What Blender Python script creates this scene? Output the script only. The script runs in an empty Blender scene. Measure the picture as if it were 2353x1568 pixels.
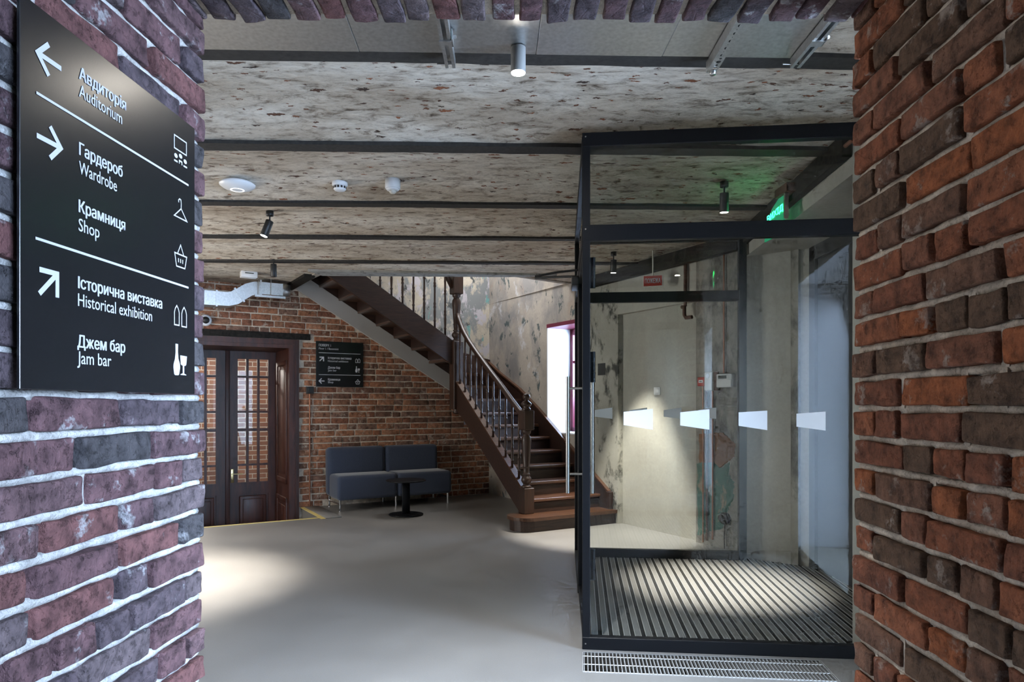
import bpy, bmesh, math, random
from mathutils import Vector, Matrix, noise
from mathutils.geometry import tessellate_polygon

R = math.radians
SC = bpy.context.scene
COL = SC.collection
random.seed(7)

# ------------------------------------------------------------------ camera
CAMZ, FPX, CX, CY = 1.30, 1569.0, 1176.5, 930.0
cd = bpy.data.cameras.new('camera')
cam = bpy.data.objects.new('camera', cd)
COL.objects.link(cam)
cam.location = (0, 0, CAMZ)
cam.rotation_euler = (R(90), 0, 0)
cd.sensor_width = 36.0
cd.sensor_fit = 'HORIZONTAL'
cd.lens = FPX / 2353.0 * 36.0
cd.shift_y = (CY - 784.0) / 2353.0
cd.clip_start = 0.02
cd.clip_end = 200
SC.camera = cam

# ------------------------------------------------------------------ world / exposure
SC.view_settings.view_transform = 'Standard'
SC.view_settings.look = 'None'
SC.view_settings.gamma = 1.0
SC.view_settings.use_curve_mapping = False
SC.view_settings.exposure = 0.7
SC.cycles.max_bounces = 5
SC.cycles.diffuse_bounces = 3
SC.cycles.glossy_bounces = 2
SC.cycles.transmission_bounces = 4
SC.cycles.transparent_max_bounces = 16
SC.cycles.caustics_reflective = False
SC.cycles.caustics_refractive = False
SC.cycles.sample_clamp_indirect = 6.0
SC.cycles.use_adaptive_sampling = True
SC.cycles.adaptive_threshold = 0.08
SC.cycles.adaptive_min_samples = 12
w = bpy.data.worlds.new('sky')
SC.world = w
w.use_nodes = True
wb = w.node_tree.nodes['Background']
wb.inputs[0].default_value = (0.78, 0.87, 1.0, 1)
wb.inputs[1].default_value = 0.8


def light(name, kind, loc, energy, color, target=None, **kw):
    d = bpy.data.lights.new(name, kind)
    d.energy = energy
    d.color = color
    for k, v in kw.items():
        setattr(d, k, v)
    o = bpy.data.objects.new(name, d)
    COL.objects.link(o)
    o.location = loc
    if target is not None:
        o.rotation_euler = (Vector(target) - Vector(loc)).to_track_quat('-Z', 'Y').to_euler()
    return o


DAY = (0.52, 0.70, 1.0)
WARM = (1.0, 0.935, 0.84)
# daylight entering by the tall window of the room behind the camera
light('daylight_rear_window', 'AREA', (2.50, -1.55, 1.75), 150, DAY, (-0.10, 3.1, 0.0),
      shape='RECTANGLE', size=1.3, size_y=1.2, spread=R(95))
# daylight by the tall window in the entrance wall, behind the right pier
light('daylight_entrance_window', 'AREA', (2.56, 1.89, 1.20), 195, DAY, (-0.9, 1.80, 0.25),
      shape='RECTANGLE', size=1.45, size_y=2.0, spread=R(125))
# added fill light for the hall, set at the unseen left opening
light('hall_fill', 'AREA', (-4.86, 5.1, 1.55), 60, (1.0, 0.95, 0.88), (-1.5, 6.4, 1.3),
      shape='RECTANGLE', size=1.5, size_y=1.5)
# daylight from the landing window at the top of the stair well
light('daylight_landing', 'AREA', (-0.35, 8.75, 4.0), 38, (0.97, 0.97, 1.0), (-0.2, 9.3, 1.5),
      shape='RECTANGLE', size=1.0, size_y=1.0)
# daylight pressed in through the stair window
light('daylight_stair_window', 'AREA', (1.22, 8.66, 1.85), 75, DAY, (-0.35, 8.75, 1.0),
      shape='RECTANGLE', size=0.7, size_y=1.1)

# ------------------------------------------------------------------ frames
TH = R(30.5)
B1 = Vector((math.cos(TH), math.sin(TH), 0))       # along the far brick wall, away
B2 = Vector((-math.sin(TH), math.cos(TH), 0))      # along the stair wall, away
K = Vector((-0.338, 9.97, 0))                      # corner of those two walls


def frame(o, x, y, z=Vector((0, 0, 1))):
    m = Matrix.Identity(4)
    for i, a in enumerate((x, y, z)):
        m.col[i] = Vector((a[0], a[1], a[2], 0))
    m.col[3] = Vector((o[0], o[1], o[2] if len(o) > 2 else 0, 1))
    return m


KF = frame(K, -B1, -B2)                            # x = p (left along brick wall), y = q (towards camera)
VU = Vector((0.9949, -0.1009, 0))
VV = Vector((0.1009, 0.9949, 0))
VF = frame((0.372, 3.62, 0), VU, VV)               # glass vestibule
LJ = frame((-0.90, 2.0, 0), Vector((-0.0515, -0.9987, 0)), Vector((0.9987, -0.0515, 0)))   # left pier face
_ra = Vector((0.041, 0.9992, 0)).normalized()
RJ = frame(Vector((1.0, 2.0, 0)) - 1.1 * _ra, _ra, Vector((-_ra.y, _ra.x, 0)))              # right pier face


def T(x=0, y=0, z=0, rz=0):
    return Matrix.Translation((x, y, z)) @ Matrix.Rotation(rz, 4, 'Z')


def kp(p, q, z=0):
    return KF @ Vector((p, q, z))


def ray(x, y):
    return Vector(((x - CX) / FPX, 1.0, (CY - y) / FPX))


def on_plane(M, x, y):
    """pixel -> local (x, y) on the plane z = 0 of M"""
    d = ray(x, y)
    o = Vector((0, 0, CAMZ))
    n = M.to_3x3().col[2]
    t = (M.translation - o).dot(n) / d.dot(n)
    q = M.inverted() @ (o + d * t)
    return (q.x, q.y)


# ------------------------------------------------------------------ mesh builder
class MB:
    def __init__(self, M=None):
        self.v, self.f, self.s = [], [], []
        self.M = M

    def add(self, verts, faces, smooth=False, M=None):
        b = len(self.v)
        for p in verts:
            p = Vector(p)
            if M is not None:
                p = M @ p
            if self.M is not None:
                p = self.M @ p
            self.v.append(p)
        for f in faces:
            self.f.append([b + i for i in f])
            self.s.append(smooth)
        return self

    def box(self, x0, x1, y0, y1, z0, z1, M=None):
        x0, x1 = min(x0, x1), max(x0, x1)
        y0, y1 = min(y0, y1), max(y0, y1)
        z0, z1 = min(z0, z1), max(z0, z1)
        vs = [(x, y, z) for z in (z0, z1) for y in (y0, y1) for x in (x0, x1)]
        fs = [(0, 2, 3, 1), (4, 5, 7, 6), (0, 1, 5, 4), (2, 6, 7, 3), (0, 4, 6, 2), (1, 3, 7, 5)]
        return self.add(vs, fs, False, M)

    def rbox(self, x0, x1, y0, y1, z0, z1, r=0.004, seg=2, M=None, smooth=True):
        bm = bmesh.new()
        bmesh.ops.create_cube(bm, size=1)
        for v in bm.verts:
            v.co = Vector(((x0 + x1) / 2 + v.co.x * abs(x1 - x0), (y0 + y1) / 2 + v.co.y * abs(y1 - y0),
                           (z0 + z1) / 2 + v.co.z * abs(z1 - z0)))
        bmesh.ops.bevel(bm, geom=bm.edges[:], offset=r, segments=seg, profile=0.5, affect='EDGES')
        bm.verts.index_update()
        self.add([v.co for v in bm.verts], [[v.index for v in f.verts] for f in bm.faces], smooth, M)
        bm.free()
        return self

    def prism(self, poly, a, b, axis='z', M=None):
        """polygon extruded along axis; poly in the two other axes (x,y) / (x,z) / (y,z)"""
        def P(u, v, h):
            return {'z': (u, v, h), 'y': (u, h, v), 'x': (h, u, v)}[axis]
        n = len(poly)
        vs = [P(u, v, a) for u, v in poly] + [P(u, v, b) for u, v in poly]
        tri = tessellate_polygon([[Vector((u, v, 0)) for u, v in poly]])
        fs = [list(t) for t in tri] + [[n + i for i in reversed(t)] for t in tri]
        fs += [(i, (i + 1) % n, n + (i + 1) % n, n + i) for i in range(n)]
        return self.add(vs, fs, False, M)

    def cyl(self, p0, p1, r, n=16, r1=None, M=None, caps=True):
        return self.tube([p0, p1], r, n, M=M, caps=caps, r1=r1)

    def tube(self, pts, r, n=10, M=None, caps=True, r1=None, smooth=True):
        pts = [Vector(p) for p in pts]
        m = len(pts)
        vs, fs = [], []
        up = None
        for i, p in enumerate(pts):
            d = (pts[min(i + 1, m - 1)] - pts[max(i - 1, 0)]).normalized()
            if up is None:
                up = Vector((0, 0, 1)) if abs(d.z) < 0.9 else Vector((1, 0, 0))
            a = d.cross(up).normalized()
            b = a.cross(d).normalized()
            up = b
            rr = r if r1 is None else r + (r1 - r) * i / (m - 1)
            for k in range(n):
                t = 2 * math.pi * k / n
                vs.append(p + a * (rr * math.cos(t)) + b * (rr * math.sin(t)))
        for i in range(m - 1):
            for k in range(n):
                fs.append((i * n + k, i * n + (k + 1) % n, (i + 1) * n + (k + 1) % n, (i + 1) * n + k))
        self.add(vs, fs, smooth, M)
        if caps:
            self.add(vs[:n], [list(range(n))], False, M)
            self.add(vs[-n:], [list(range(n))[::-1]], False, M)
        return self

    def sweep(self, pts, prof, side, M=None, smooth=False):
        """profile [(s,h)] swept along pts; s along horizontal 'side', h up"""
        pts = [Vector(p) for p in pts]
        side = Vector(side)
        n, m = len(prof), len(pts)
        vs, fs = [], []
        for i, p in enumerate(pts):
            d = (pts[min(i + 1, m - 1)] - pts[max(i - 1, 0)]).normalized()
            up = side.cross(d).normalized()
            if up.z < 0:
                up = -up
            for s, h in prof:
                vs.append(p + side * s + up * h)
        for i in range(m - 1):
            for k in range(n):
                fs.append((i * n + k, i * n + (k + 1) % n, (i + 1) * n + (k + 1) % n, (i + 1) * n + k))
        fs.append(list(range(n)))
        fs.append([(m - 1) * n + k for k in range(n)][::-1])
        return self.add(vs, fs, smooth, M)

    def lathe(self, prof, n=16, M=None, smooth=True):
        vs, fs = [], []
        for r, z in prof:
            for k in range(n):
                t = 2 * math.pi * k / n
                vs.append((r * math.cos(t), r * math.sin(t), z))
        for i in range(len(prof) - 1):
            for k in range(n):
                fs.append((i * n + k, i * n + (k + 1) % n, (i + 1) * n + (k + 1) % n, (i + 1) * n + k))
        fs.append(list(range(n))[::-1])
        fs.append([(len(prof) - 1) * n + k for k in range(n)])
        return self.add(vs, fs, smooth, M)

    def mesh(self, name, mat):
        me = bpy.data.meshes.new(name)
        me.from_pydata([tuple(p) for p in self.v], [], self.f)
        me.polygons.foreach_set('use_smooth', self.s)
        bm = bmesh.new()
        bm.from_mesh(me)
        bmesh.ops.recalc_face_normals(bm, faces=bm.faces[:])
        bm.to_mesh(me)
        bm.free()
        if mat is not None:
            me.materials.append(mat)
        me.update()
        return me

    def build(self, name, mat, parent=None, label=None, cat=None, group=None, kind=None):
        o = bpy.data.objects.new(name, self.mesh(name, mat))
        COL.objects.link(o)
        o.parent = parent
        return tag(o, label, cat, group, kind)


def tag(o, label=None, cat=None, group=None, kind=None):
    if label:
        o['label'] = label
    if cat:
        o['category'] = cat
    if group:
        o['group'] = group
    if kind:
        o['kind'] = kind
    return o


def thing(name, label, cat, M=None, group=None, kind=None):
    o = bpy.data.objects.new(name, None)
    o.empty_display_size = 0.05
    COL.objects.link(o)
    if M is not None:
        o.matrix_world = M
    return tag(o, label, cat, group, kind)


def inst(name, me, parent, M):
    o = bpy.data.objects.new(name, me)
    COL.objects.link(o)
    o.parent = parent
    o.matrix_basis = M
    return o


# ------------------------------------------------------------------ materials
def new_mat(name):
    m = bpy.data.materials.new(name)
    m.use_nodes = True
    nt = m.node_tree
    return m, nt, nt.nodes['Principled BSDF']


def nd(nt, kind, props=None, **inp):
    n = nt.nodes.new(kind)
    for k, v in (props or {}).items():
        setattr(n, k, v)
    for k, v in inp.items():
        key = k.replace('_', ' ')
        s = n.inputs[key] if key in n.inputs else n.inputs[int(k[1:])]
        if hasattr(v, 'links') or isinstance(v, bpy.types.NodeSocket):
            nt.links.new(v, s)
        else:
            s.default_value = v
    return n


def rgb(r, g, b):
    return (r, g, b, 1)


def plain(name, col, rough=0.5, metal=0.0, spec=0.5, bump=0.0, bscale=80, var=0.0, coat=0.0):
    m, nt, b = new_mat(name)
    b.inputs['Base Color'].default_value = (*col, 1)
    b.inputs['Roughness'].default_value = rough
    b.inputs['Metallic'].default_value = metal
    b.inputs['Specular IOR Level'].default_value = spec
    b.inputs['Coat Weight'].default_value = coat
    if bump or var:
        tc = nd(nt, 'ShaderNodeTexCoord')
        no = nd(nt, 'ShaderNodeTexNoise', Vector=tc.outputs['Object'], Scale=bscale, Detail=4.0)
        if var:
            mx = ramp(nt, no.outputs['Fac'], [(0.3, tuple(c * (1 - var) for c in col)), (0.7, tuple(min(1, c * (1 + var)) for c in col))])
            nt.links.new(mx, b.inputs['Base Color'])
        if bump:
            bp = nd(nt, 'ShaderNodeBump', Strength=bump, Distance=0.002, Height=no.outputs['Fac'])
            nt.links.new(bp.outputs[0], b.inputs['Normal'])
    return m


def ramp(nt, fac, stops, interp='LINEAR'):
    n = nt.nodes.new('ShaderNodeValToRGB')
    n.color_ramp.interpolation = interp
    e = n.color_ramp.elements
    while len(e) < len(stops):
        e.new(0.5)
    for el, (p, c) in zip(e, stops):
        el.position = p
        el.color = (*c, 1) if len(c) == 3 else c
    nt.links.new(fac, n.inputs[0])
    return n.outputs[0]


def mixc(nt, fac, a, b, mode='MIX'):
    n = nt.nodes.new('ShaderNodeMix')
    n.data_type = 'RGBA'
    n.blend_type = mode
    for s, v in ((n.inputs[0], fac), (n.inputs[6], a), (n.inputs[7], b)):
        if isinstance(v, bpy.types.NodeSocket):
            nt.links.new(v, s)
        elif isinstance(v, (int, float)):
            s.default_value = v
        else:
            s.default_value = (*v, 1)
    return n.outputs[2]


def math_(nt, op, a, b=0.0):
    n = nt.nodes.new('ShaderNodeMath')
    n.operation = op
    for s, v in ((n.inputs[0], a), (n.inputs[1], b)):
        if isinstance(v, bpy.types.NodeSocket):
            nt.links.new(v, s)
        else:
            s.default_value = v
    return n.outputs[0]


def brick_mat(name, palette, smear, smear_col, scale=1.0, dist=0.004):
    m, nt, b = new_mat(name)
    oi = nd(nt, 'ShaderNodeObjectInfo')
    tc = nd(nt, 'ShaderNodeTexCoord')
    off = nd(nt, 'ShaderNodeVectorMath', {'operation': 'SCALE'}, _0=(7.1, 13.3, 5.7), Scale=math_(nt, 'MULTIPLY', oi.outputs['Random'], 40.0))
    vec = nd(nt, 'ShaderNodeVectorMath', {'operation': 'ADD'}, _0=tc.outputs['Object'], _1=off.outputs[0]).outputs[0]
    n = len(palette)
    base = ramp(nt, oi.outputs['Random'], [(i / n, c) for i, c in enumerate(palette)], 'CONSTANT')
    n1 = nd(nt, 'ShaderNodeTexNoise', Vector=vec, Scale=22.0 * scale, Detail=6.0, Roughness=0.65).outputs['Fac']
    n2 = nd(nt, 'ShaderNodeTexNoise', Vector=vec, Scale=9.0 * scale, Detail=5.0, Roughness=0.7).outputs['Fac']
    n3 = nd(nt, 'ShaderNodeTexNoise', Vector=vec, Scale=140.0 * scale, Detail=3.0).outputs['Fac']
    dark = ramp(nt, n1, [(0.30, (0.32, 0.30, 0.30)), (0.48, (0.85, 0.83, 0.82)), (0.66, (1.30, 1.24, 1.20))])
    c = mixc(nt, 1.0, base, dark, 'MULTIPLY')
    sm = ramp(nt, n2, [(0.57 - 0.1 * smear + 0.06, (0, 0, 0)), (0.62 - 0.1 * smear + 0.06, (1, 1, 1))])
    sm2 = math_(nt, 'MULTIPLY', sm, ramp(nt, n1, [(0.38, (0.1, 0.1, 0.1)), (0.62, (0.85, 0.85, 0.85))]))
    c = mixc(nt, sm2, c, smear_col)
    nt.links.new(c, b.inputs['Base Color'])
    b.inputs['Roughness'].default_value = 0.85
    b.inputs['Specular IOR Level'].default_value = 0.25
    cr = nd(nt, 'ShaderNodeTexVoronoi', {'feature': 'DISTANCE_TO_EDGE'}, Vector=vec, Scale=11.0 * scale)
    crk = ramp(nt, cr.outputs['Distance'], [(0.0, (0, 0, 0)), (0.035, (1, 1, 1))])
    # weathered pits and cracks
    wv = nd(nt, 'ShaderNodeTexNoise', Vector=vec, Scale=46.0 * scale, Detail=5.0, Roughness=0.75).outputs['Fac']
    pit = ramp(nt, wv, [(0.34, (0, 0, 0)), (0.45, (1, 1, 1))])
    h = math_(nt, 'ADD', math_(nt, 'MULTIPLY', n1, 1.6), math_(nt, 'MULTIPLY', n3, 0.40))
    h = math_(nt, 'ADD', h, math_(nt, 'MULTIPLY', crk, 0.16))
    h = math_(nt, 'ADD', h, math_(nt, 'MULTIPLY', pit, 0.45))
    h = math_(nt, 'ADD', h, math_(nt, 'MULTIPLY', sm2, 0.25))
    bp = nd(nt, 'ShaderNodeBump', Strength=1.0, Distance=dist * 1.6, Height=h)
    nt.links.new(bp.outputs[0], b.inputs['Normal'])
    return m


M = {}
M['brick_day_tint'] = brick_mat('brick_day_tint', [(0.118, 0.066, 0.072), (0.088, 0.068, 0.078), (0.126, 0.077, 0.083), (0.064, 0.060, 0.064), (0.105, 0.064, 0.072),  # tones pushed purple-grey, blue daylight tint put into the brick colour
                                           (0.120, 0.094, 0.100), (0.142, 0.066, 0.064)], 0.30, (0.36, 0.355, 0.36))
M['brick_red'] = brick_mat('brick_red', [(0.235, 0.085, 0.045), (0.190, 0.073, 0.043), (0.265, 0.097, 0.050), (0.125, 0.076, 0.050), (0.220, 0.092, 0.056),
                                         (0.300, 0.100, 0.042), (0.170, 0.090, 0.060)], 0.40, (0.36, 0.30, 0.26))
M['brick_far'] = brick_mat('brick_far', [(0.36, 0.155, 0.088), (0.27, 0.12, 0.075), (0.40, 0.185, 0.105), (0.19, 0.105, 0.075), (0.31, 0.16, 0.10),
                                         (0.43, 0.215, 0.13), (0.26, 0.155, 0.115)], 0.6, (0.50, 0.44, 0.37))


def mortar_mat(name, col):
    m, nt, b = new_mat(name)
    tc = nd(nt, 'ShaderNodeTexCoord')
    n1 = nd(nt, 'ShaderNodeTexNoise', Vector=tc.outputs['Object'], Scale=16.0, Detail=6.0, Roughness=0.6).outputs['Fac']
    n2 = nd(nt, 'ShaderNodeTexNoise', Vector=tc.outputs['Object'], Scale=120.0, Detail=4.0, Roughness=0.7).outputs['Fac']
    c = ramp(nt, n1, [(0.30, tuple(x * 0.60 for x in col)), (0.5, tuple(x * 0.9 for x in col)), (0.65, tuple(x * 1.12 for x in col))])
    c = mixc(nt, 0.6, c, ramp(nt, n2, [(0.36, (0.55, 0.54, 0.52)), (0.5, (1.05, 1.05, 1.05))]), 'MULTIPLY')
    nt.links.new(c, b.inputs['Base Color'])
    b.inputs['Roughness'].default_value = 0.9
    b.inputs['Specular IOR Level'].default_value = 0.2
    h = math_(nt, 'ADD', n1, math_(nt, 'MULTIPLY', n2, 0.5))
    bp = nd(nt, 'ShaderNodeBump', Strength=1.0, Distance=0.010, Height=h)
    nt.links.new(bp.outputs[0], b.inputs['Normal'])
    return m


M['mortar'] = mortar_mat('mortar', (0.56, 0.545, 0.52))
M['mortar_warm'] = mortar_mat('mortar_warm', (0.64, 0.56, 0.47))
M['mortar_far'] = mortar_mat('mortar_far', (0.70, 0.61, 0.50))


def ceiling_mat():
    m, nt, b = new_mat('weathered_lime_ceiling')
    tc = nd(nt, 'ShaderNodeTexCoord')
    ob = tc.outputs['Object']
    st = nd(nt, 'ShaderNodeMapping', Vector=ob, Scale=(0.45, 1.0, 1.0)).outputs[0]
    n1 = nd(nt, 'ShaderNodeTexNoise', Vector=st, Scale=2.6, Detail=6.0, Roughness=0.62).outputs['Fac']
    n2 = nd(nt, 'ShaderNodeTexNoise', Vector=st, Scale=15.0, Detail=9.0, Roughness=0.74, Distortion=0.5).outputs['Fac']
    n3 = nd(nt, 'ShaderNodeTexNoise', Vector=st, Scale=70.0, Detail=5.0, Roughness=0.7).outputs['Fac']
    base = ramp(nt, n1, [(0.30, (0.42, 0.350, 0.275)), (0.46, (0.58, 0.51, 0.42)), (0.66, (0.76, 0.71, 0.63))])
    dk = ramp(nt, n2, [(0.33, (0.22, 0.19, 0.17)), (0.41, (0.62, 0.58, 0.55)), (0.49, (0.98, 0.97, 0.96)), (0.66, (1.15, 1.15, 1.15))])
    c = mixc(nt, 1.0, base, dk, 'MULTIPLY')
    dk3 = ramp(nt, n3, [(0.33, (0.66, 0.62, 0.58)), (0.48, (1, 1, 1))])
    c = mixc(nt, 0.7, c, dk3, 'MULTIPLY')
    chips = None
    for (sx, sc, th, lo) in ((0.50, 9.0, 0.62, 0.30), (0.62, 21.0, 0.66, 0.36)):
        wr = nd(nt, 'ShaderNodeTexNoise', Vector=ob, Scale=32.0, Detail=4.0, Roughness=0.7)
        wv = nd(nt, 'ShaderNodeVectorMath', {'operation': 'MULTIPLY_ADD'}, _0=wr.outputs['Color'], _1=(0.075, 0.06, 0.0), _2=ob).outputs[0]
        mp = nd(nt, 'ShaderNodeMapping', Vector=wv, Scale=(sx, 1.35, 1.0)).outputs[0]
        vo = nd(nt, 'ShaderNodeTexVoronoi', {'feature': 'F1'}, Vector=mp, Scale=sc, Randomness=1.0)
        rnd_ = nd(nt, 'ShaderNodeSeparateColor', Color=vo.outputs['Color'])
        pick = ramp(nt, rnd_.outputs[0], [(th, (0, 0, 0)), (th + 0.01, (1, 1, 1))])
        dn = math_(nt, 'ADD', vo.outputs['Distance'], math_(nt, 'MULTIPLY', n3, 0.42))
        chip = math_(nt, 'MULTIPLY', pick, ramp(nt, dn, [(lo + 0.06, (1, 1, 1)), (lo + 0.09, (0, 0, 0))]))
        tint = mixc(nt, rnd_.outputs[1], (0.055, 0.040, 0.034), (0.34, 0.135, 0.07))
        c = mixc(nt, chip, c, tint)
        chips = chip if chips is None else math_(nt, 'MAXIMUM', chips, chip)
    nt.links.new(c, b.inputs['Base Color'])
    b.inputs['Roughness'].default_value = 0.9
    b.inputs['Specular IOR Level'].default_value = 0.2
    h = math_(nt, 'SUBTRACT', math_(nt, 'ADD', math_(nt, 'MULTIPLY', n2, 1.2), math_(nt, 'MULTIPLY', n3, 0.4)), math_(nt, 'MULTIPLY', chips, 0.6))
    bp = nd(nt, 'ShaderNodeBump', Strength=1.0, Distance=0.016, Height=h)
    nt.links.new(bp.outputs[0], b.inputs['Normal'])
    return m


M['ceiling'] = ceiling_mat()


def floor_mat():
    m, nt, b = new_mat('microcement_floor')
    tc = nd(nt, 'ShaderNodeTexCoord')
    n1 = nd(nt, 'ShaderNodeTexNoise', Vector=tc.outputs['Object'], Scale=1.3, Detail=6.0, Roughness=0.6).outputs['Fac']
    n2 = nd(nt, 'ShaderNodeTexNoise', Vector=tc.outputs['Object'], Scale=180.0, Detail=3.0).outputs['Fac']
    c = ramp(nt, n1, [(0.3, (0.190, 0.182, 0.170)), (0.7, (0.235, 0.226, 0.212))])
    c = mixc(nt, 0.25, c, ramp(nt, n2, [(0.3, (0.7, 0.7, 0.7)), (0.7, (1.15, 1.15, 1.15))]), 'MULTIPLY')
    nt.links.new(c, b.inputs['Base Color'])
    nt.links.new(ramp(nt, n1, [(0.3, (0.40, 0.40, 0.40)), (0.7, (0.5, 0.5, 0.5))]), b.inputs['Roughness'])
    bp = nd(nt, 'ShaderNodeBump', Strength=0.12, Distance=0.001, Height=n2)
    nt.links.new(bp.outputs[0], b.inputs['Normal'])
    return m


M['floor'] = floor_mat()


def plaster_mat(name, col, stains=(), mott=0.0, scale=1.0, stain_lo=0.50, stain_hi=0.58, bump=0.5, red=0.0):
    """lime plaster; stains = list of (colour, scale, lo, hi, offset) worn patches with shapes of their own"""
    m, nt, b = new_mat(name)
    tc = nd(nt, 'ShaderNodeTexCoord')
    v = tc.outputs['Object']
    n1 = nd(nt, 'ShaderNodeTexNoise', Vector=v, Scale=2.2 * scale, Detail=6.0, Roughness=0.62).outputs['Fac']
    n2 = nd(nt, 'ShaderNodeTexNoise', Vector=v, Scale=38.0 * scale, Detail=6.0, Roughness=0.7).outputs['Fac']
    c = ramp(nt, n1, [(0.28, tuple(x * (1 - mott) for x in col)), (0.72, tuple(min(1, x * (1 + 0.5 * mott)) for x in col))])
    c = mixc(nt, 0.35, c, ramp(nt, n2, [(0.3, (0.7, 0.7, 0.7)), (0.7, (1.1, 1.1, 1.1))]), 'MULTIPLY')
    for (sc, ss, lo, hi, of) in stains:
        mp = nd(nt, 'ShaderNodeMapping', Vector=v, Location=of, Scale=(1.3, 1.3, 0.8)).outputs[0]
        a = nd(nt, 'ShaderNodeTexNoise', Vector=mp, Scale=ss, Detail=8.0, Roughness=0.68, Distortion=0.3).outputs['Fac']
        c = mixc(nt, ramp(nt, a, [(lo, (0, 0, 0)), (hi, (1, 1, 1))]), c, sc)
    nt.links.new(c, b.inputs['Base Color'])
    b.inputs['Roughness'].default_value = 0.85
    b.inputs['Specular IOR Level'].default_value = 0.25
    bp = nd(nt, 'ShaderNodeBump', Strength=bump, Distance=0.004, Height=math_(nt, 'ADD', n1, math_(nt, 'MULTIPLY', n2, 0.4)))
    nt.links.new(bp.outputs[0], b.inputs['Normal'])
    return m


M['plaster'] = plaster_mat('lime_plaster', (0.46, 0.44, 0.39), mott=0.14)
M['plaster_stair'] = plaster_mat('old_stair_plaster', (0.40, 0.36, 0.31), [
    ((0.24, 0.23, 0.22), 1.6, 0.48, 0.62, (3, 1, 2)), ((0.33, 0.24, 0.18), 1.1, 0.56, 0.72, (8, 2, 5)),
    ((0.08, 0.10, 0.10), 5.0, 0.585, 0.62, (1, 7, 3)), ((0.50, 0.50, 0.52), 2.2, 0.60, 0.68, (5, 5, 9))], mott=0.2)
M['plaster_mottled'] = plaster_mat('peeling_painted_plaster', (0.40, 0.36, 0.29), [
    ((0.17, 0.18, 0.18), 2.4, 0.47, 0.54, (2, 4, 1)), ((0.36, 0.34, 0.36), 4.5, 0.55, 0.60, (9, 1, 6)),
    ((0.13, 0.26, 0.25), 5.0, 0.60, 0.63, (4, 8, 2)), ((0.06, 0.065, 0.065), 6.5, 0.60, 0.64, (6, 3, 7))], mott=0.25)
M['plaster_mould'] = plaster_mat('blackened_plaster', (0.42, 0.40, 0.35), [
    ((0.05, 0.05, 0.045), 4.0, 0.50, 0.60, (2, 6, 1)), ((0.36, 0.35, 0.32), 9.0, 0.58, 0.64, (3, 1, 8))], mott=0.2)
M['plaster_dark'] = plaster_mat('grimy_plaster', (0.34, 0.32, 0.28), [
    ((0.10, 0.095, 0.085), 3.0, 0.45, 0.62, (2, 6, 1)), ((0.48, 0.47, 0.45), 7.0, 0.66, 0.70, (3, 1, 8))], mott=0.2)
M['paint_rust'] = plaster_mat('rust_brown_paint', (0.21, 0.105, 0.05), [((0.36, 0.33, 0.28), 6.0, 0.66, 0.7, (1, 1, 1))], mott=0.3)
M['paint_green'] = plaster_mat('worn_green_paint', (0.10, 0.20, 0.165), [((0.30, 0.26, 0.20), 5.0, 0.55, 0.62, (1, 5, 1))], mott=0.35)
M['concrete'] = plaster_mat('concrete', (0.33, 0.33, 0.32), [((0.16, 0.16, 0.155), 9.0, 0.55, 0.62, (1, 1, 4))], mott=0.3, scale=3.0)
M['white_paint'] = plain('white_paint', (0.60, 0.61, 0.63), 0.6, bump=0.1, bscale=30)
M['band_grey'] = plain('grey_painted_band', (0.42, 0.41, 0.39), 0.7, bump=0.15, bscale=40)
M['black_frame'] = plain('black_powder_coat', (0.0055, 0.0062, 0.008), 0.45, spec=0.22)
M['black_beam'] = plain('blackened_steel', (0.022, 0.020, 0.018), 0.7, bump=0.6, bscale=45, var=0.5)
M['black_timber'] = plain('blackened_timber', (0.018, 0.016, 0.014), 0.8, spec=0.2, bump=0.8, bscale=30, var=0.6)
M['door_dark'] = plain('anthracite_door', (0.035, 0.038, 0.044), 0.35)
M['galv'] = plain('galvanised_steel', (0.62, 0.63, 0.63), 0.40, 1.0, bump=0.05, bscale=60, var=0.12)
M['steel'] = plain('brushed_steel', (0.55, 0.54, 0.52), 0.28, 1.0)
M['chrome'] = plain('chrome', (0.7, 0.7, 0.72), 0.12, 1.0)
M['alu'] = plain('aluminium', (0.62, 0.62, 0.61), 0.42, 0.55)
M['copper'] = plain('copper', (0.33, 0.145, 0.085), 0.42, 0.85)
M['rust'] = plain('rusty_iron', (0.10, 0.05, 0.035), 0.7, 0.2, bump=0.5, bscale=60, var=0.4)
M['brass'] = plain('brass', (0.55, 0.43, 0.22), 0.28, 1.0)
M['white_plastic'] = plain('white_plastic', (0.74, 0.75, 0.77), 0.35)
M['cream_plastic'] = plain('cream_plastic', (0.60, 0.58, 0.52), 0.4)
M['black_plastic'] = plain('black_plastic', (0.013, 0.013, 0.013), 0.45)
M['grey_box'] = plain('dark_switch', (0.022, 0.024, 0.025), 0.3)
M['red_plastic'] = plain('red_plastic', (0.42, 0.035, 0.02), 0.4)
M['window_red'] = plain('maroon_window_paint', (0.15, 0.022, 0.045), 0.35)
M['yellow'] = plain('yellow_nosing', (0.72, 0.56, 0.20), 0.5)
M['sign_black'] = plain('satin_black_sign', (0.009, 0.009, 0.010), 0.27, spec=0.5, bump=0.02, bscale=400)
M['print'] = plain('white_print', (0.52, 0.53, 0.57), 0.6, spec=0.2)
M['lcd'] = plain('lcd', (0.03, 0.04, 0.035), 0.2)
M['carpet'] = plain('charcoal_mat_insert', (0.028, 0.027, 0.025), 0.95, spec=0.1, bump=1.0, bscale=350, var=0.4)
M['mat_grey'] = plain('ribbed_grey_mat', (0.19, 0.183, 0.172), 0.75, bump=0.7, bscale=260, var=0.2)
M['trench'] = plain('trench_dark', (0.02, 0.02, 0.02), 0.7)
M['sofa'] = None


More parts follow.
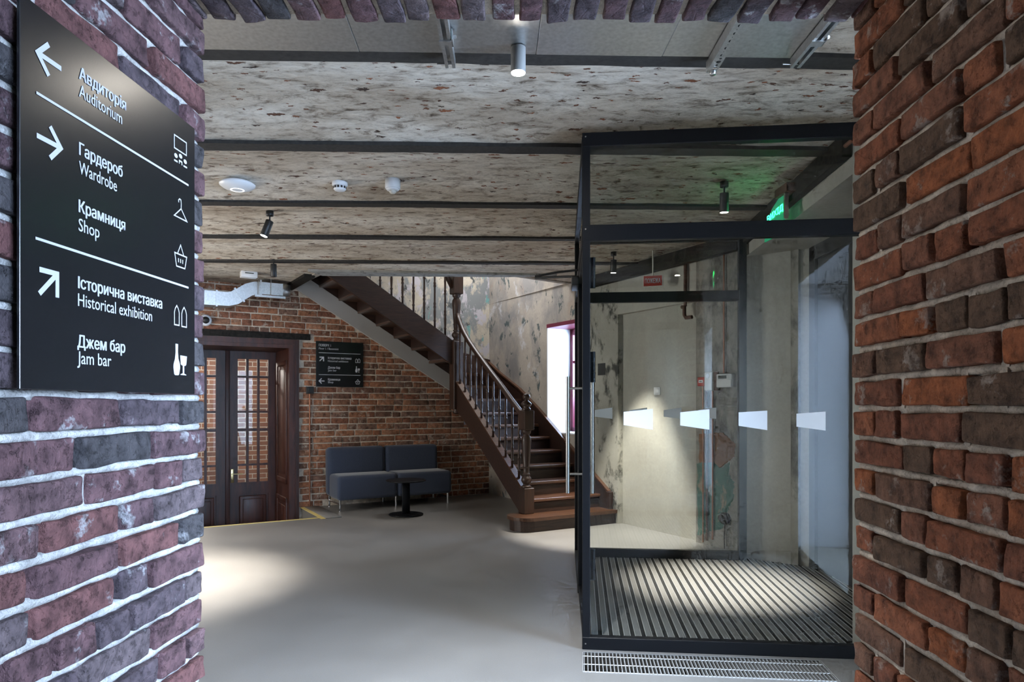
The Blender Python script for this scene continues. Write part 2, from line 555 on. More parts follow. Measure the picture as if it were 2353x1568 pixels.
def wood_mat(name, c0, c1, rough, coat=0.3, axis_scale=(1.0, 9.0, 9.0), scale=6.0):
    m, nt, b = new_mat(name)
    tc = nd(nt, 'ShaderNodeTexCoord')
    mp = nd(nt, 'ShaderNodeMapping', Vector=tc.outputs['Object'], Scale=axis_scale).outputs[0]
    n1 = nd(nt, 'ShaderNodeTexNoise', Vector=mp, Scale=scale, Detail=7.0, Roughness=0.65, Distortion=0.6).outputs['Fac']
    c = ramp(nt, n1, [(0.3, c0), (0.68, c1)])
    nt.links.new(c, b.inputs['Base Color'])
    b.inputs['Roughness'].default_value = rough
    b.inputs['Coat Weight'].default_value = coat
    b.inputs['Coat Roughness'].default_value = 0.2
    bp = nd(nt, 'ShaderNodeBump', Strength=0.15, Distance=0.001, Height=n1)
    nt.links.new(bp.outputs[0], b.inputs['Normal'])
    return m


M['stair_wood'] = wood_mat('dark_stair_oak', (0.014, 0.0070, 0.0050), (0.044, 0.020, 0.013), 0.42, 0.12)
M['tread_wood'] = wood_mat('stair_tread_oak', (0.040, 0.018, 0.010), (0.105, 0.047, 0.024), 0.30, 0.35)
M['newel_wood'] = wood_mat('turned_oak', (0.016, 0.0075, 0.0045), (0.050, 0.022, 0.012), 0.46, 0.08, (9, 9, 1), 4.0)
M['door_wood'] = wood_mat('mahogany_door', (0.022, 0.0065, 0.004), (0.085, 0.024, 0.013), 0.48, 0.04, (6, 6, 0.8), 3.0)


def fabric_mat():
    m, nt, b = new_mat('blue_grey_felt')
    tc = nd(nt, 'ShaderNodeTexCoord')
    n1 = nd(nt, 'ShaderNodeTexNoise', Vector=tc.outputs['Object'], Scale=260.0, Detail=3.0).outputs['Fac']
    n2 = nd(nt, 'ShaderNodeTexNoise', Vector=tc.outputs['Object'], Scale=18.0, Detail=3.0).outputs['Fac']
    c = ramp(nt, n1, [(0.3, (0.034, 0.045, 0.074)), (0.7, (0.066, 0.083, 0.128))])
    nt.links.new(c, b.inputs['Base Color'])
    b.inputs['Roughness'].default_value = 0.95
    b.inputs['Sheen Weight'].default_value = 0.35
    b.inputs['Specular IOR Level'].default_value = 0.1
    bp = nd(nt, 'ShaderNodeBump', Strength=0.5, Distance=0.001, Height=math_(nt, 'ADD', n1, n2))
    nt.links.new(bp.outputs[0], b.inputs['Normal'])
    return m


M['sofa'] = fabric_mat()


def glass_mat(name='clear_glass', tint=(0.95, 0.965, 0.96), f0=0.022, rough=0.0):
    m = bpy.data.materials.new(name)
    m.use_nodes = True
    nt = m.node_tree
    nt.nodes.clear()
    out = nd(nt, 'ShaderNodeOutputMaterial')
    tr = nd(nt, 'ShaderNodeBsdfTransparent', Color=(*tint, 1))
    gl = nd(nt, 'ShaderNodeBsdfGlossy', Color=(1, 1, 1, 1), Roughness=rough)
    lw = nd(nt, 'ShaderNodeLayerWeight', Blend=0.5)
    f = math_(nt, 'ADD', math_(nt, 'MULTIPLY', math_(nt, 'POWER', lw.outputs['Facing'], 5.0), 1 - f0), f0)
    mx = nd(nt, 'ShaderNodeMixShader', _0=f, _1=tr.outputs[0], _2=gl.outputs[0])
    nt.links.new(mx.outputs[0], out.inputs[0])
    return m


M['glass'] = glass_mat()
M['door_glass'] = glass_mat('door_glass', (0.96, 0.96, 0.95), 0.012)
M['glass_edge'] = plain('green_glass_edge', (0.01, 0.035, 0.03), 0.15)


def frosted():
    m = bpy.data.materials.new('frosted_vinyl')
    m.use_nodes = True
    nt = m.node_tree
    b = nt.nodes['Principled BSDF']
    b.inputs['Base Color'].default_value = (0.93, 0.95, 0.98, 1)
    b.inputs['Roughness'].default_value = 0.6
    tr = nd(nt, 'ShaderNodeBsdfTranslucent', Color=(0.75, 0.78, 0.8, 1))
    mx = nd(nt, 'ShaderNodeMixShader', _0=0.12, _1=b.outputs[0], _2=tr.outputs[0])
    nt.links.new(mx.outputs[0], nt.nodes['Material Output'].inputs[0])
    return m


M['vinyl'] = frosted()


def emis(name, col, strength):
    m, nt, b = new_mat(name)
    b.inputs['Base Color'].default_value = (*col, 1)
    b.inputs['Emission Color'].default_value = (*col, 1)
    b.inputs['Emission Strength'].default_value = strength
    return m


M['lamp_on'] = emis('lit_lamp_lens', (1.0, 0.93, 0.82), 40)
M['lamp_dim'] = emis('lamp_lens', (1.0, 0.92, 0.8), 6)
M['exit_on'] = emis('lit_green_lettering', (0.02, 1.0, 0.32), 9.0)
M['exit_body'] = emis('green_lit_acrylic', (0.01, 0.20, 0.09), 0.6)
M['led'] = emis('white_ring_led', (0.8, 0.88, 1.0), 1.6)


def brick_tex_mat():
    m, nt, b = new_mat('brick_of_room_beyond')
    tc = nd(nt, 'ShaderNodeTexCoord')
    sp = nd(nt, 'ShaderNodeSeparateXYZ', Vector=tc.outputs['Object'])
    cv = nd(nt, 'ShaderNodeCombineXYZ', X=math_(nt, 'ADD', sp.outputs[0], sp.outputs[1]), Y=sp.outputs[2])
    bt = nd(nt, 'ShaderNodeTexBrick', {'offset': 0.5}, Vector=cv.outputs[0], Color1=rgb(0.30, 0.15, 0.10), Color2=rgb(0.17, 0.095, 0.08), Mortar=rgb(0.52, 0.49, 0.45),
            Scale=1.0, Mortar_Size=0.007, Brick_Width=0.235, Row_Height=0.082)
    nt.links.new(bt.outputs['Color'], b.inputs['Base Color'])
    b.inputs['Roughness'].default_value = 0.9
    bp = nd(nt, 'ShaderNodeBump', Strength=0.8, Distance=0.01, Height=bt.outputs['Fac'])
    bp.invert = True
    nt.links.new(bp.outputs[0], b.inputs['Normal'])
    return m


M['brick_tex'] = brick_tex_mat()

# ================================================================== STRUCTURE
ZV = Vector((0, 0, 1))
WF = frame(K, -B2, ZV, -B1)         # stair wall plane: x = q, y = height
BF = frame(K, B1, ZV, -B2)          # brick wall plane: x = -p, y = height
CEIL = 2.75


def xy(v):
    return (v.x, v.y)


# floor with the sunken door pit as a notch and two convector trenches as holes
TR1 = [xy(VF @ Vector(c)) for c in ((0.005, -0.305, 0), (1.20, -0.305, 0), (1.20, -0.035, 0), (0.005, -0.035, 0))]
TR2 = [xy(VF @ Vector(c)) for c in ((0.02, 2.31, 0), (1.26, 2.31, 0), (1.26, 2.43, 0), (0.02, 2.43, 0))]
outer = [xy(kp(-0.3, -0.1)), xy(kp(2.68, -0.1)), xy(kp(2.68, 0.91)), xy(kp(5.35, 0.91)), (-4.96, 6.4), (-4.96, -4.2), (2.7, -4.2), (2.7, 6.4), xy(kp(-0.3, 4.9))]
polys = [[Vector((a, b, 0)) for a, b in pl] for pl in (outer, TR1, TR2)]
flat = [p for pl in polys for p in pl]
fb = MB()
fb.add(flat, [list(t) for t in tessellate_polygon(polys)])
n0 = 0
for pl in polys:
    n = len(pl)
    for i in range(n):
        a, b = pl[i], pl[(i + 1) % n]
        d = 0.62 if pl is polys[0] else 0.09
        fb.add([a, b, b + Vector((0, 0, -d)), a + Vector((0, 0, -d))], [(0, 1, 2, 3)])
FLOOR = fb.build('floor', M['floor'], label='smooth pale grey microcement floor of the hall', kind='structure')
MB(KF).box(0.8, 7.5, -4.0, 1.2, -0.66, -0.60).build('floor', M['floor'], label='lower grey floor in the sunken pit before the wooden door', kind='structure')

# ceiling: shallow jack arches between steel beams
BY = [1.80, 2.86, 3.89, 5.00, 6.00, 7.03]
SL = 0.030
cb = MB()
for i in range(5):
    nx, ny = 40, 10
    vs = []
    for a in range(nx + 1):
        X = -5.0 + 7.75 * a / nx
        for b in range(ny + 1):
            t = b / ny
            Y = BY[i] + (BY[i + 1] - BY[i]) * t + SL * X
            z = CEIL + 0.012 + 0.05 * math.sin(math.pi * t) + 0.006 * noise.noise(Vector((X * 2.2, Y * 4, 1)))
            vs.append((X, Y, z))
    fs = [(a * (ny + 1) + b, a * (ny + 1) + b + 1, (a + 1) * (ny + 1) + b + 1, (a + 1) * (ny + 1) + b) for a in range(nx) for b in range(ny)]
    cb.add(vs, fs, True)
HOLE = [xy(kp(0.0, 0.0)), xy(kp(2.80, 0.0)), (-2.12, 7.62), (-0.05, 7.70), (0.66, 8.24)]
co = [(-5.0, 6.88), (2.75, 7.11), xy(kp(-0.4, 2.2)), xy(kp(-0.4, -0.3)), xy(kp(5.5, -0.3))]
pls = [[Vector((a, b, CEIL + 0.012)) for a, b in pl] for pl in (co, HOLE)]
cb.add([p for pl in pls for p in pl], [list(t) for t in tessellate_polygon(pls)])
CEILO = cb.build('ceiling', M['ceiling'], label='weathered lime ceiling of shallow arches with red brick chips', kind='structure')
# stair well above the opening
ub = MB()
for i in range(1, 5):
    a, b = Vector((*HOLE[i], 0)), Vector((*HOLE[(i + 1) % 5], 0))
    if i == 4:
        continue
    d = (b - a).normalized()
    nrm = Vector((d.y, -d.x, 0))
    if nrm.dot(Vector((-1.0, 9.0, 0)) - a) > 0:
        nrm = -nrm
    ub.add([a + ZV * CEIL, b + ZV * CEIL, b + ZV * 4.9, a + ZV * 4.9, a + nrm * .08 + ZV * CEIL, b + nrm * .08 + ZV * CEIL, b + nrm * .08 + ZV * 4.9, a + nrm * .08 + ZV * 4.9],
           [(0, 1, 2, 3), (4, 7, 6, 5), (0, 4, 5, 1), (3, 2, 6, 7), (0, 3, 7, 4), (1, 5, 6, 2)])
ub.build('wall_stairwell', M['plaster_stair'], label='upper plaster walls around the stair opening', kind='structure')
MB(KF).box(-0.4, 3.1, -0.4, 2.6, 4.9, 4.98).build('ceiling', M['white_paint'], label='white ceiling over the stair well', kind='structure')
# concrete trimmer beam under the near edge of the opening
poly = [(-2.20, 7.36), (0.50, 7.63), (-0.05, 7.71), (-2.12, 7.63)]
MB().prism(poly, CEIL - 0.012, CEIL + 0.3).build('trim_1', M['concrete'], label='rough grey concrete edge beam of the stair opening', kind='structure')
MB(KF).prism([(2.80, -0.01), (2.92, -0.01), (2.90, 1.02), (2.78, 1.02)], CEIL - 0.02, CEIL + 0.3).build('trim_2', M['black_timber'], label='dark trimmer along the left edge of the stair opening', kind='structure')

# steel beam flanges
for i, (Y, ww, place) in enumerate([(2.86, 0.09, 'nearest of the ceiling beams, beside the metal duct'), (3.89, 0.10, 'second ceiling beam, behind the round downlight'),
                                    (5.00, 0.085, 'third ceiling beam, behind the smoke detector'), (6.00, 0.08, 'fourth ceiling beam, behind the lit track spot'),
                                    (7.03, 0.08, 'farthest ceiling beam, just before the stair opening')]):
    bb = MB()
    n = 60
    rnd = random.Random(i)
    top, bot = [], []
    for k in range(n + 1):
        X = -5 + 7.7 * k / n
        bot.append((X, Y + SL * X - ww / 2 - rnd.uniform(0, 0.006)))
        top.append((X, Y + SL * X + ww / 2 + rnd.uniform(0, 0.012)))
    bb.prism(bot + top[::-1], CEIL, CEIL + 0.03)
    bb.build('steel_beam', M['black_beam'], label='blackened steel beam flange, ' + place, cat='beam', group='ceiling beams')

# ---- brick shapes
def brick_grid(L, D, H, r, nx, ny, nz, seed, a1, a2):
    def lines(h, n):
        ls = [-h, -h + 0.35 * r, -h + r]
        ls += [(-h + r) + (2 * h - 2 * r) * (k + 1) / (n + 1) for k in range(n)]
        return ls + [h - r, h - 0.35 * r, h]
    X, Y, Z = lines(L / 2, nx), lines(D / 2, ny), lines(H / 2, nz)
    h = Vector((L / 2, D / 2, H / 2))
    idx, vs, fs = {}, [], []

    def vert(i, j, k):
        key = (i, j, k)
        if key not in idx:
            p = Vector((X[i], Y[j], Z[k]))
            inn = Vector((max(-h.x + r, min(h.x - r, p.x)), max(-h.y + r, min(h.y - r, p.y)), max(-h.z + r, min(h.z - r, p.z))))
            d = p - inn
            if d.length > 1e-7:
                p = inn + d.normalized() * r
            s = Vector((seed * 3.17, seed * 1.31, seed * 7.7))
            p = p + noise.noise_vector(p * 9 + s) * a1 + noise.noise_vector(p * 34 + s) * a2
            idx[key] = len(vs)
            vs.append(p)
        return idx[key]
    a, b, c = len(X) - 1, len(Y) - 1, len(Z) - 1
    for i in range(a):
        for j in range(b):
            fs.append([vert(i, j, 0), vert(i, j + 1, 0), vert(i + 1, j + 1, 0), vert(i + 1, j, 0)])
            fs.append([vert(i, j, c), vert(i + 1, j, c), vert(i + 1, j + 1, c), vert(i, j + 1, c)])
    for i in range(a):
        for k in range(c):
            fs.append([vert(i, 0, k), vert(i + 1, 0, k), vert(i + 1, 0, k + 1), vert(i, 0, k + 1)])
            fs.append([vert(i, b, k), vert(i, b, k + 1), vert(i + 1, b, k + 1), vert(i + 1, b, k)])
    for j in range(b):
        for k in range(c):
            fs.append([vert(0, j, k), vert(0, j, k + 1), vert(0, j + 1, k + 1), vert(0, j + 1, k)])
            fs.append([vert(a, j, k), vert(a, j + 1, k), vert(a, j + 1, k + 1), vert(a, j, k + 1)])
    return vs, fs


def brick_mesh(L, D, H, mat, seed, r=0.0065, n=(5, 1, 2), a1=0.0055, a2=0.0032):
    vs, fs = brick_grid(L, D, H, r, *n, seed, a1, a2)
    return MB().add(vs, fs, True).mesh('brick', mat)


def courses(x0, x1, z0, z1, pitch, joint, vj, seed, ls=(0.25, 0.12)):
    rnd = random.Random(seed)
    z, c = z0, 0
    while z < z1:
        x = x0 - (0.0 if c % 2 else 0.0)
        first = True
        while x < x1:
            L = (ls[0] if (c % 2 == 0) else ls[1]) if first else (ls[0] if rnd.random() < 0.62 else ls[1])
            if first and c % 2 == 1:
                L = ls[1] * rnd.uniform(0.8, 1.05)
            L *= rnd.uniform(0.94, 1.05)
            if x + L > x1:
                L = x1 - x
            if L > 0.03:
                yield x + L / 2, z + pitch / 2, L - vj * rnd.uniform(0.7, 1.25), pitch - joint * rnd.uniform(0.8, 1.2), rnd
            x += L
            first = False
        z += pitch
        c += 1


def pier(name, F, x0, x1, z0, z1, pitch, mat, label, seed, flip, core, mortar='mortar', vj=0.023, fillp=0.18):
    """pier face in frame F (y out of the wall); flip: far corner at high x"""
    w = core.build(name, M[mortar], label=label, kind='structure')
    bed = MB(F)
    rb_ = random.Random(seed + 100)
    z = z0
    while z <= z1 + 0.001:
        n = 46
        vs, fs = [], []
        for i in range(n + 1):
            u = 0.010 + (x1 - x0 - 0.012) * i / n
            x = (x1 - u) if flip else (x0 + u)
            a = 0.005 * noise.noise(Vector((x * 14, z * 9, seed))) + 0.003 * noise.noise(Vector((x * 45, z * 9, seed)))
            hz = 0.0105 + 0.005 * noise.noise(Vector((x * 11, z * 5, seed + 3)))
            vs += [(x, -0.06, z - hz), (x, -0.015 + a, z - hz), (x, -0.011 + a, z), (x, -0.016 + a, z + hz), (x, -0.06, z + hz)]
        for i in range(n):
            for k in range(4):
                fs.append((i * 5 + k, i * 5 + k + 1, (i + 1) * 5 + k + 1, (i + 1) * 5 + k))
        fs += [tuple(range(5)), tuple(n * 5 + k for k in range(5))]
        bed.add(vs, fs, True)
        z += pitch
    for cx, cz, L, H, rnd in courses(0, x1 - x0, z0, z1, pitch, 0.017, vj, seed, (0.262, 0.13)):
        if rb_.random() < fillp:
            u = cx + L / 2 + 0.007
            x = (x1 - u) if flip else (x0 + u)
            bed.box(x - 0.012, x + 0.012, -0.06, -0.010 - rb_.uniform(0, 0.008), cz - pitch / 2, cz + pitch / 2)
    bed.build('mortar_joint', M[mortar], w)
    for cx, cz, L, H, rnd in courses(0, x1 - x0, z0, z1, pitch, 0.017, vj, seed, (0.262, 0.13)):
        x = (x1 - cx) if flip else (x0 + cx)
        D = 0.115
        corner = cx - L / 2 < 0.02
        me = brick_mesh(L + (0.006 if corner else 0), D, H, mat, rnd.randint(0, 999))
        MM = F @ T(x + rnd.uniform(-.002, .002) - (0.004 if corner else 0) * (1 if not flip else -1), -D / 2 + rnd.uniform(-0.004, 0.006), cz + rnd.uniform(-.002, .002)) @ Matrix.Rotation(rnd.uniform(-.012, .012), 4, 'Y') @ Matrix.Rotation(rnd.uniform(-.012, .012), 4, 'Z')
        inst('brick', me, w, MM)
    return w


# piers: the thick brick wall we look through
lc = MB()
lc.prism([xy(LJ @ Vector(c)) for c in ((0.03, -0.034, 0), (1.10, -0.034, 0), (1.10, -4.2, 0), (0.03, -4.2, 0))], 0, 3.1)
pier('wall_left', LJ, 0.0, 1.05, 0.4965, 2.56, 0.0823, M['brick_day_tint'], 'left brick pier of worn bricks tinted purplish for blue daylight, carrying the black sign', 11, False, lc)
rc = MB()
rc.prism([xy(RJ @ Vector(c)) for c in ((1.07, -0.034, 0), (0.0, -0.034, 0), (0.0, -0.38, 0), (1.07, -0.38, 0))], 0, 3.1)
pier('wall_right', RJ, 0.03, 1.10, 0.45, 2.56, 0.084, M['brick_red'], 'right brick pier of orange red bricks with pale joints', 23, True, rc, 'mortar_warm', 0.017, 0.45)
# flat brick arch over the opening
ac = MB()
ac.box(-1.0, 1.1, 0.9, 1.988, 2.437, 3.1)
aw = ac.build('wall_top', M['mortar_far'], label='brick lintel of upright bricks over the opening', kind='structure')
rnd = random.Random(5)
x, k = -0.955, 0
while x < 1.06:
    wd = 0.066 * rnd.uniform(0.93, 1.07)
    me = brick_mesh(wd, 0.25, 0.12, M['brick_day_tint'], rnd.randint(0, 999), n=(1, 5, 2))
    inst('brick', me, aw, T(x + wd / 2, 1.877 + rnd.uniform(-.008, .006), 2.482 + rnd.uniform(-.004, .004), rnd.uniform(-.03, .03)))
    x += wd + 0.0155 * rnd.uniform(0.8, 1.2)

# room behind the camera, with its window
rb = MB()
rb.box(-3.2, -3.1, -4.2, 0.9, 0, 3.0)
rb.box(-3.2, 2.7, -4.2, -4.1, 0, 3.0)
rb.box(2.62, 2.74, -4.2, -2.3, 0, 3.0)
rb.box(2.62, 2.74, -0.8, 1.0, 0, 3.0)
rb.box(2.62, 2.74, -2.3, -0.8, 0, 0.55)
rb.box(2.62, 2.74, -2.3, -0.8, 2.4, 3.0)
rb.box(1.30, 2.75, 0.78, 0.90, 0, 3.0)
rb.build('wall_rear', M['plaster'], label='plaster walls of the room behind the viewer', kind='structure')
MB().box(-3.3, 2.75, -4.3, 1.95, 2.95, 3.05).build('ceiling', M['plaster'], label='plaster ceiling of the room behind the viewer', kind='structure')
# hall walls out of view on the left
hs = MB()
hs.box(-5.05, -4.9, 1.5, 4.3, 0, 3.1)
hs.box(-5.05, -4.9, 5.9, 7.6, 0, 3.1)
hs.box(-5.05, -4.9, 4.3, 5.9, 0, 0.75)
hs.box(-5.05, -4.9, 4.3, 5.9, 2.35, 3.1)
hs.build('wall_side', M['plaster'], label='unseen plaster side wall of the hall beyond the left pier', kind='structure')

# ---- far brick wall (K frame, face at q = 0)
DP0, DP1 = 2.833, 4.085                 # door opening in p


def band_z(p):
    return 1.485 + 0.588 * (p - 0.615)


wc = MB(KF)
wc.box(-0.5, DP0, -0.75, -0.008, -0.6, 4.9)
wc.box(DP0, DP1, -0.75, -0.008, 2.06, 4.9)
wc.box(DP1, 6.2, -0.75, -0.008, -0.6, 4.9)
WB = wc.build('wall_back', M['mortar_far'], label='far brick wall of mixed red and brown bricks behind the sofa', kind='structure')
protos = {}
for kind, L in (('s', 0.245), ('h', 0.118), ('m', 0.18)):
    protos[kind] = [brick_mesh(L, 0.10, 0.066, M['brick_far'], 50 + i, r=0.007, n=(1, 0, 0), a1=0.004, a2=0.0015) for i in range(5)]
far_list = []
for cx, cz, L, H, rnd in courses(-0.02, 5.6, 0.0, 2.76, 0.0805, 0.014, 0.012, 31):
    if cz < 2.18 and cx - L / 2 < 2.66 and cx + L / 2 > 2.72:
        e_ = 2.72 if cz < 2.10 else 2.575
        L, cx = e_ - (cx - L / 2), (e_ + cx - L / 2) / 2
        if L < 0.04:
            continue
    hid = (cx < 2.84 and cz > band_z(cx) + 0.05) or (2.73 < cx + L / 2 and cx - L / 2 < 4.20 and cz < 2.10) or (cx + L / 2 > 2.60 and cx < 4.72 and 2.09 < cz < 2.18)
    hid = hid or (0.95 < cx < 2.3 and cz < 0.62)          # behind the sofa
    if hid:
        continue
    kd = 's' if L > 0.21 else ('m' if L > 0.145 else 'h')
    me = rnd.choice(protos[kd])
    base = {'s': 0.245, 'm': 0.18, 'h': 0.118}[kd]
    MM = KF @ T(cx, -0.05 + rnd.uniform(-0.004, 0.004), cz + rnd.uniform(-.003, .003)) @ Matrix.Rotation(rnd.uniform(-.015, .015), 4, 'Y') @ Matrix.Diagonal((L / base, 1, H / 0.066, 1))
    far_list.append((cx > 3.85, L * H, me, MM))
far_list.sort(key=lambda t: (t[0], -t[1]))
rest = MB()
for i, (_, _, me, MM) in enumerate(far_list):
    if i < 300 and not far_list[i][0]:
        inst('brick', me, WB, MM)
    else:
        rest.add([v.co for v in me.vertices], [list(p.vertices) for p in me.polygons], True, MM)
rest.build('brick_field', M['brick_far'], WB, kind='stuff')
# plaster above the stair band
pb = MB(KF)
pb.prism([(0.0, band_z(0) + .10), (2.80, band_z(2.8) + .10), (2.80, 4.9), (0.0, 4.9)], -0.02, 0.014, 'y')
pb.build('plaster_coat', M['plaster_mottled'], WB, 'peeling grey, teal and cream plaster above the stair')
sb = MB(KF)
sb.prism([(0.30, band_z(0.30)), (2.86, band_z(2.86)), (2.86, band_z(2.86) + 0.12), (2.72, band_z(2.86) + 0.15), (0.30, band_z(0.30) + 0.216)], 0.0, 0.045, 'y')
sb.build('trim_3', M['band_grey'], label='pale grey painted band running up the brick wall under the stairs', kind='structure')

# ---- stair / window wall (face at p = 0)
WQ0, WQ1, WZ0, WZ1 = 1.555, 2.30, 0.95, 2.30
ww_ = MB(KF)
ww_.box(-0.5, 0.0, -0.4, WQ0, -0.1, 4.9)
ww_.box(-0.5, 0.0, WQ0, WQ1, -0.1, WZ0)
ww_.box(-0.5, 0.0, WQ0, WQ1, WZ1, 4.9)
WW = ww_.build('wall_window', M['plaster_stair'], label='blotchy old plaster wall rising beside the staircase', kind='structure')
pw = MB(KF)
pw.box(-0.5, 0.0, WQ1, 2.94, -0.1, 4.9)
pw.build('plaster_panel', M['plaster_mould'], WW, 'blackened plaster between window and niche')
pw = MB(KF)
pw.box(-0.5, -0.065, 2.94, 4.09, -0.1, 2.28)
pw.box(-0.5, 0.0, 2.94, 4.09, 2.28, 4.0)
pw.build('plaster_panel', M['plaster'], WW, 'smooth beige plaster of the shallow niche')
pw = MB(KF)
pw.box(-0.5, 0.0, 4.09, 5.2, -0.1, 4.0)
pw.build('plaster_panel', M['plaster_dark'], WW, 'grimy plaster behind the wall boxes and pipes')
# bricks bared at the foot of the stair wall
for cx, cz, L, H, rnd in courses(0.0, 1.15, 0.0, 1.05, 0.0805, 0.014, 0.012, 77):
    kd = 's' if L > 0.21 else ('m' if L > 0.145 else 'h')
    base = {'s': 0.245, 'm': 0.18, 'h': 0.118}[kd]
    inst('brick', rnd.choice(protos[kd]), WW, WF @ Matrix.Rotation(R(90), 4, 'X') @ T(0, 0, 0) @ T(cx, -0.012 + 0.05 - 0.03, cz) @ Matrix.Diagonal((L / base, 0.6, H / 0.066, 1)))


def blob(F, px, thick, mat, name, parent, label, wob=0.02, seed=1):
    pts = [on_plane(F, *p) for p in px]
    rnd = random.Random(seed)
    out = []
    for i in range(len(pts)):
        a, b = Vector(pts[i]), Vector(pts[(i + 1) % len(pts)])
        for k in range(12):
            c = a.lerp(b, k / 12)
            out.append((c.x + rnd.uniform(-wob, wob), c.y + rnd.uniform(-wob, wob)))
    return MB(F).prism(out, -0.01, thick).build(name, mat, parent, label)


blob(WF, [(1607, 998), (1660, 994), (1668, 1002), (1690, 1020), (1688, 1050), (1672, 1062), (1655, 1075), (1640, 1062), (1607, 1064)], 0.004, M['paint_rust'], 'paint_patch', WW, 'rust brown patch of old paint', 0.006, 3)
blob(WF, [(1602, 1064), (1640, 1062), (1655, 1076), (1678, 1062), (1676, 1090), (1688, 1110), (1684, 1150), (1668, 1180), (1660, 1215), (1604, 1230)], 0.003, M['paint_green'], 'paint_patch', WW, 'worn green patch of old paint', 0.010, 4)
# square hole in the plaster, its inner shade drawn as a black patch
h0, h1 = on_plane(WF, 1374, 836), on_plane(WF, 1391, 862)
MB(WF).box(h0[0], h1[0], h1[1], h0[1], -0.02, 0.003).build('recess', M['trench'], WW, 'small square hole with its shade drawn as a black patch')

# stair window: white reveal, maroon frame, pane
W1 = thing('window_1', 'tall maroon framed window with white reveal beside the stairs', None, KF, kind='structure')
rv = MB()
rv.box(-0.36, 0.004, WQ0 - 0.012, WQ0 + 0.004, WZ0, WZ1)
rv.box(-0.36, 0.004, WQ1 - 0.004, WQ1 + 0.012, WZ0, WZ1)
rv.box(-0.36, 0.004, WQ0, WQ1, WZ0 - 0.01, WZ0 + 0.006)
rv.build('reveal', M['white_paint'], W1)
rv = MB()
rv.box(-0.40, 0.012, WQ0 - 0.01, WQ1 + 0.01, WZ1 - 0.035, WZ1 + 0.012)
rv.build('head_board', M['window_red'], W1, 'maroon painted head board')
wf = MB()
wf.box(-0.42, -0.345, WQ0, WQ0 + 0.06, WZ0, WZ1 - 0.03)
wf.box(-0.42, -0.345, WQ1 - 0.06, WQ1, WZ0, WZ1 - 0.03)
wf.box(-0.42, -0.345, WQ0, WQ1, WZ1 - 0.11, WZ1 - 0.03)
wf.box(-0.42, -0.345, WQ0, WQ1, WZ0, WZ0 + 0.06)
wf.box(-0.41, -0.36, WQ0, WQ1, 1.83, 1.86)
wf.build('window_frame', M['window_red'], W1)
MB().box(-0.392, -0.386, WQ0 + 0.05, WQ1 - 0.05, WZ0 + 0.05, WZ1 - 0.1).build('pane', M['glass'], W1)

# ---- entrance wall on the right
eb = MB()
eb.prism([(1.95, 2.66), (1.845, 3.70), (2.75, 3.62), (2.75, 2.66)], 0, 2.9)
eb.prism([(1.95, 0.88), (1.95, 1.12), (2.75, 1.12), (2.75, 0.88)], 0, 2.97)
eb.prism([(1.95, 1.12), (1.95, 2.66), (2.52, 2.66), (2.52, 1.12)], 0, 0.10)
eb.prism([(1.95, 1.12), (1.95, 2.66), (2.52, 2.66), (2.52, 1.12)], 2.32, 2.97)
eb.prism([(1.975, 5.77), (2.385, 5.46), (2.75, 5.46), (2.75, 6.6), (2.10, 5.96)], 0, 2.9)
eb.prism([(1.845, 3.68), (1.975, 5.79), (2.75, 5.79), (2.75, 3.68)], 2.55, 2.9)
eb.build('wall_entrance', M['plaster'], label='beige plaster wall with the deep entrance recess at right', kind='structure')
D1 = thing('door_1', 'anthracite metal entrance door in the plaster recess at right', None, kind='structure')
db = MB()
db.box(2.375, 2.45, 5.36, 5.46, 0, 2.55)
db.box(2.375, 2.45, 3.62, 3.74, 0, 2.55)
db.box(2.375, 2.45, 3.62, 5.46, 2.44, 2.55)
db.build('door_frame', M['door_dark'], D1)
db = MB()
db.box(2.40, 2.44, 3.72, 5.37, 0.005, 2.45)
leaf = db.build('door_leaf', M['door_dark'], D1)
db = MB()
db.box(2.392, 2.402, 3.90, 5.20, 0.25, 2.30)
db.build('door_panel', M['door_dark'], leaf)
db = MB()
db.cyl((2.33, 3.98, 0.8), (2.33, 3.98, 1.5), 0.014)
db.cyl((2.33, 3.98, 0.9), (2.40, 3.98, 0.9), 0.008)
db.cyl((2.33, 3.98, 1.4), (2.40, 3.98, 1.4), 0.008)
db.build('handle', M['steel'], leaf)
# dark timber at the head of the walls
def bar_between(mb, a, b, width, z0, z1, side=1):
    a, b = Vector((*a, 0)), Vector((*b, 0))
    d = (b - a).normalized()
    n = Vector((-d.y, d.x, 0)) * width * side
    mb.prism([xy(a), xy(b), xy(b + n), xy(a + n)], z0, z1)


tb = MB()
bar_between(tb, (1.84, 3.70), (1.985, 5.95), 0.05, 2.645, CEIL + .02)
bar_between(tb, (1.985, 5.90), xy(kp(0.0, 2.45)), 0.06, 2.635, CEIL + .02)
tb.build('trim_4', M['black_timber'], label='blackened timber plate along the head of the entrance wall', kind='structure')

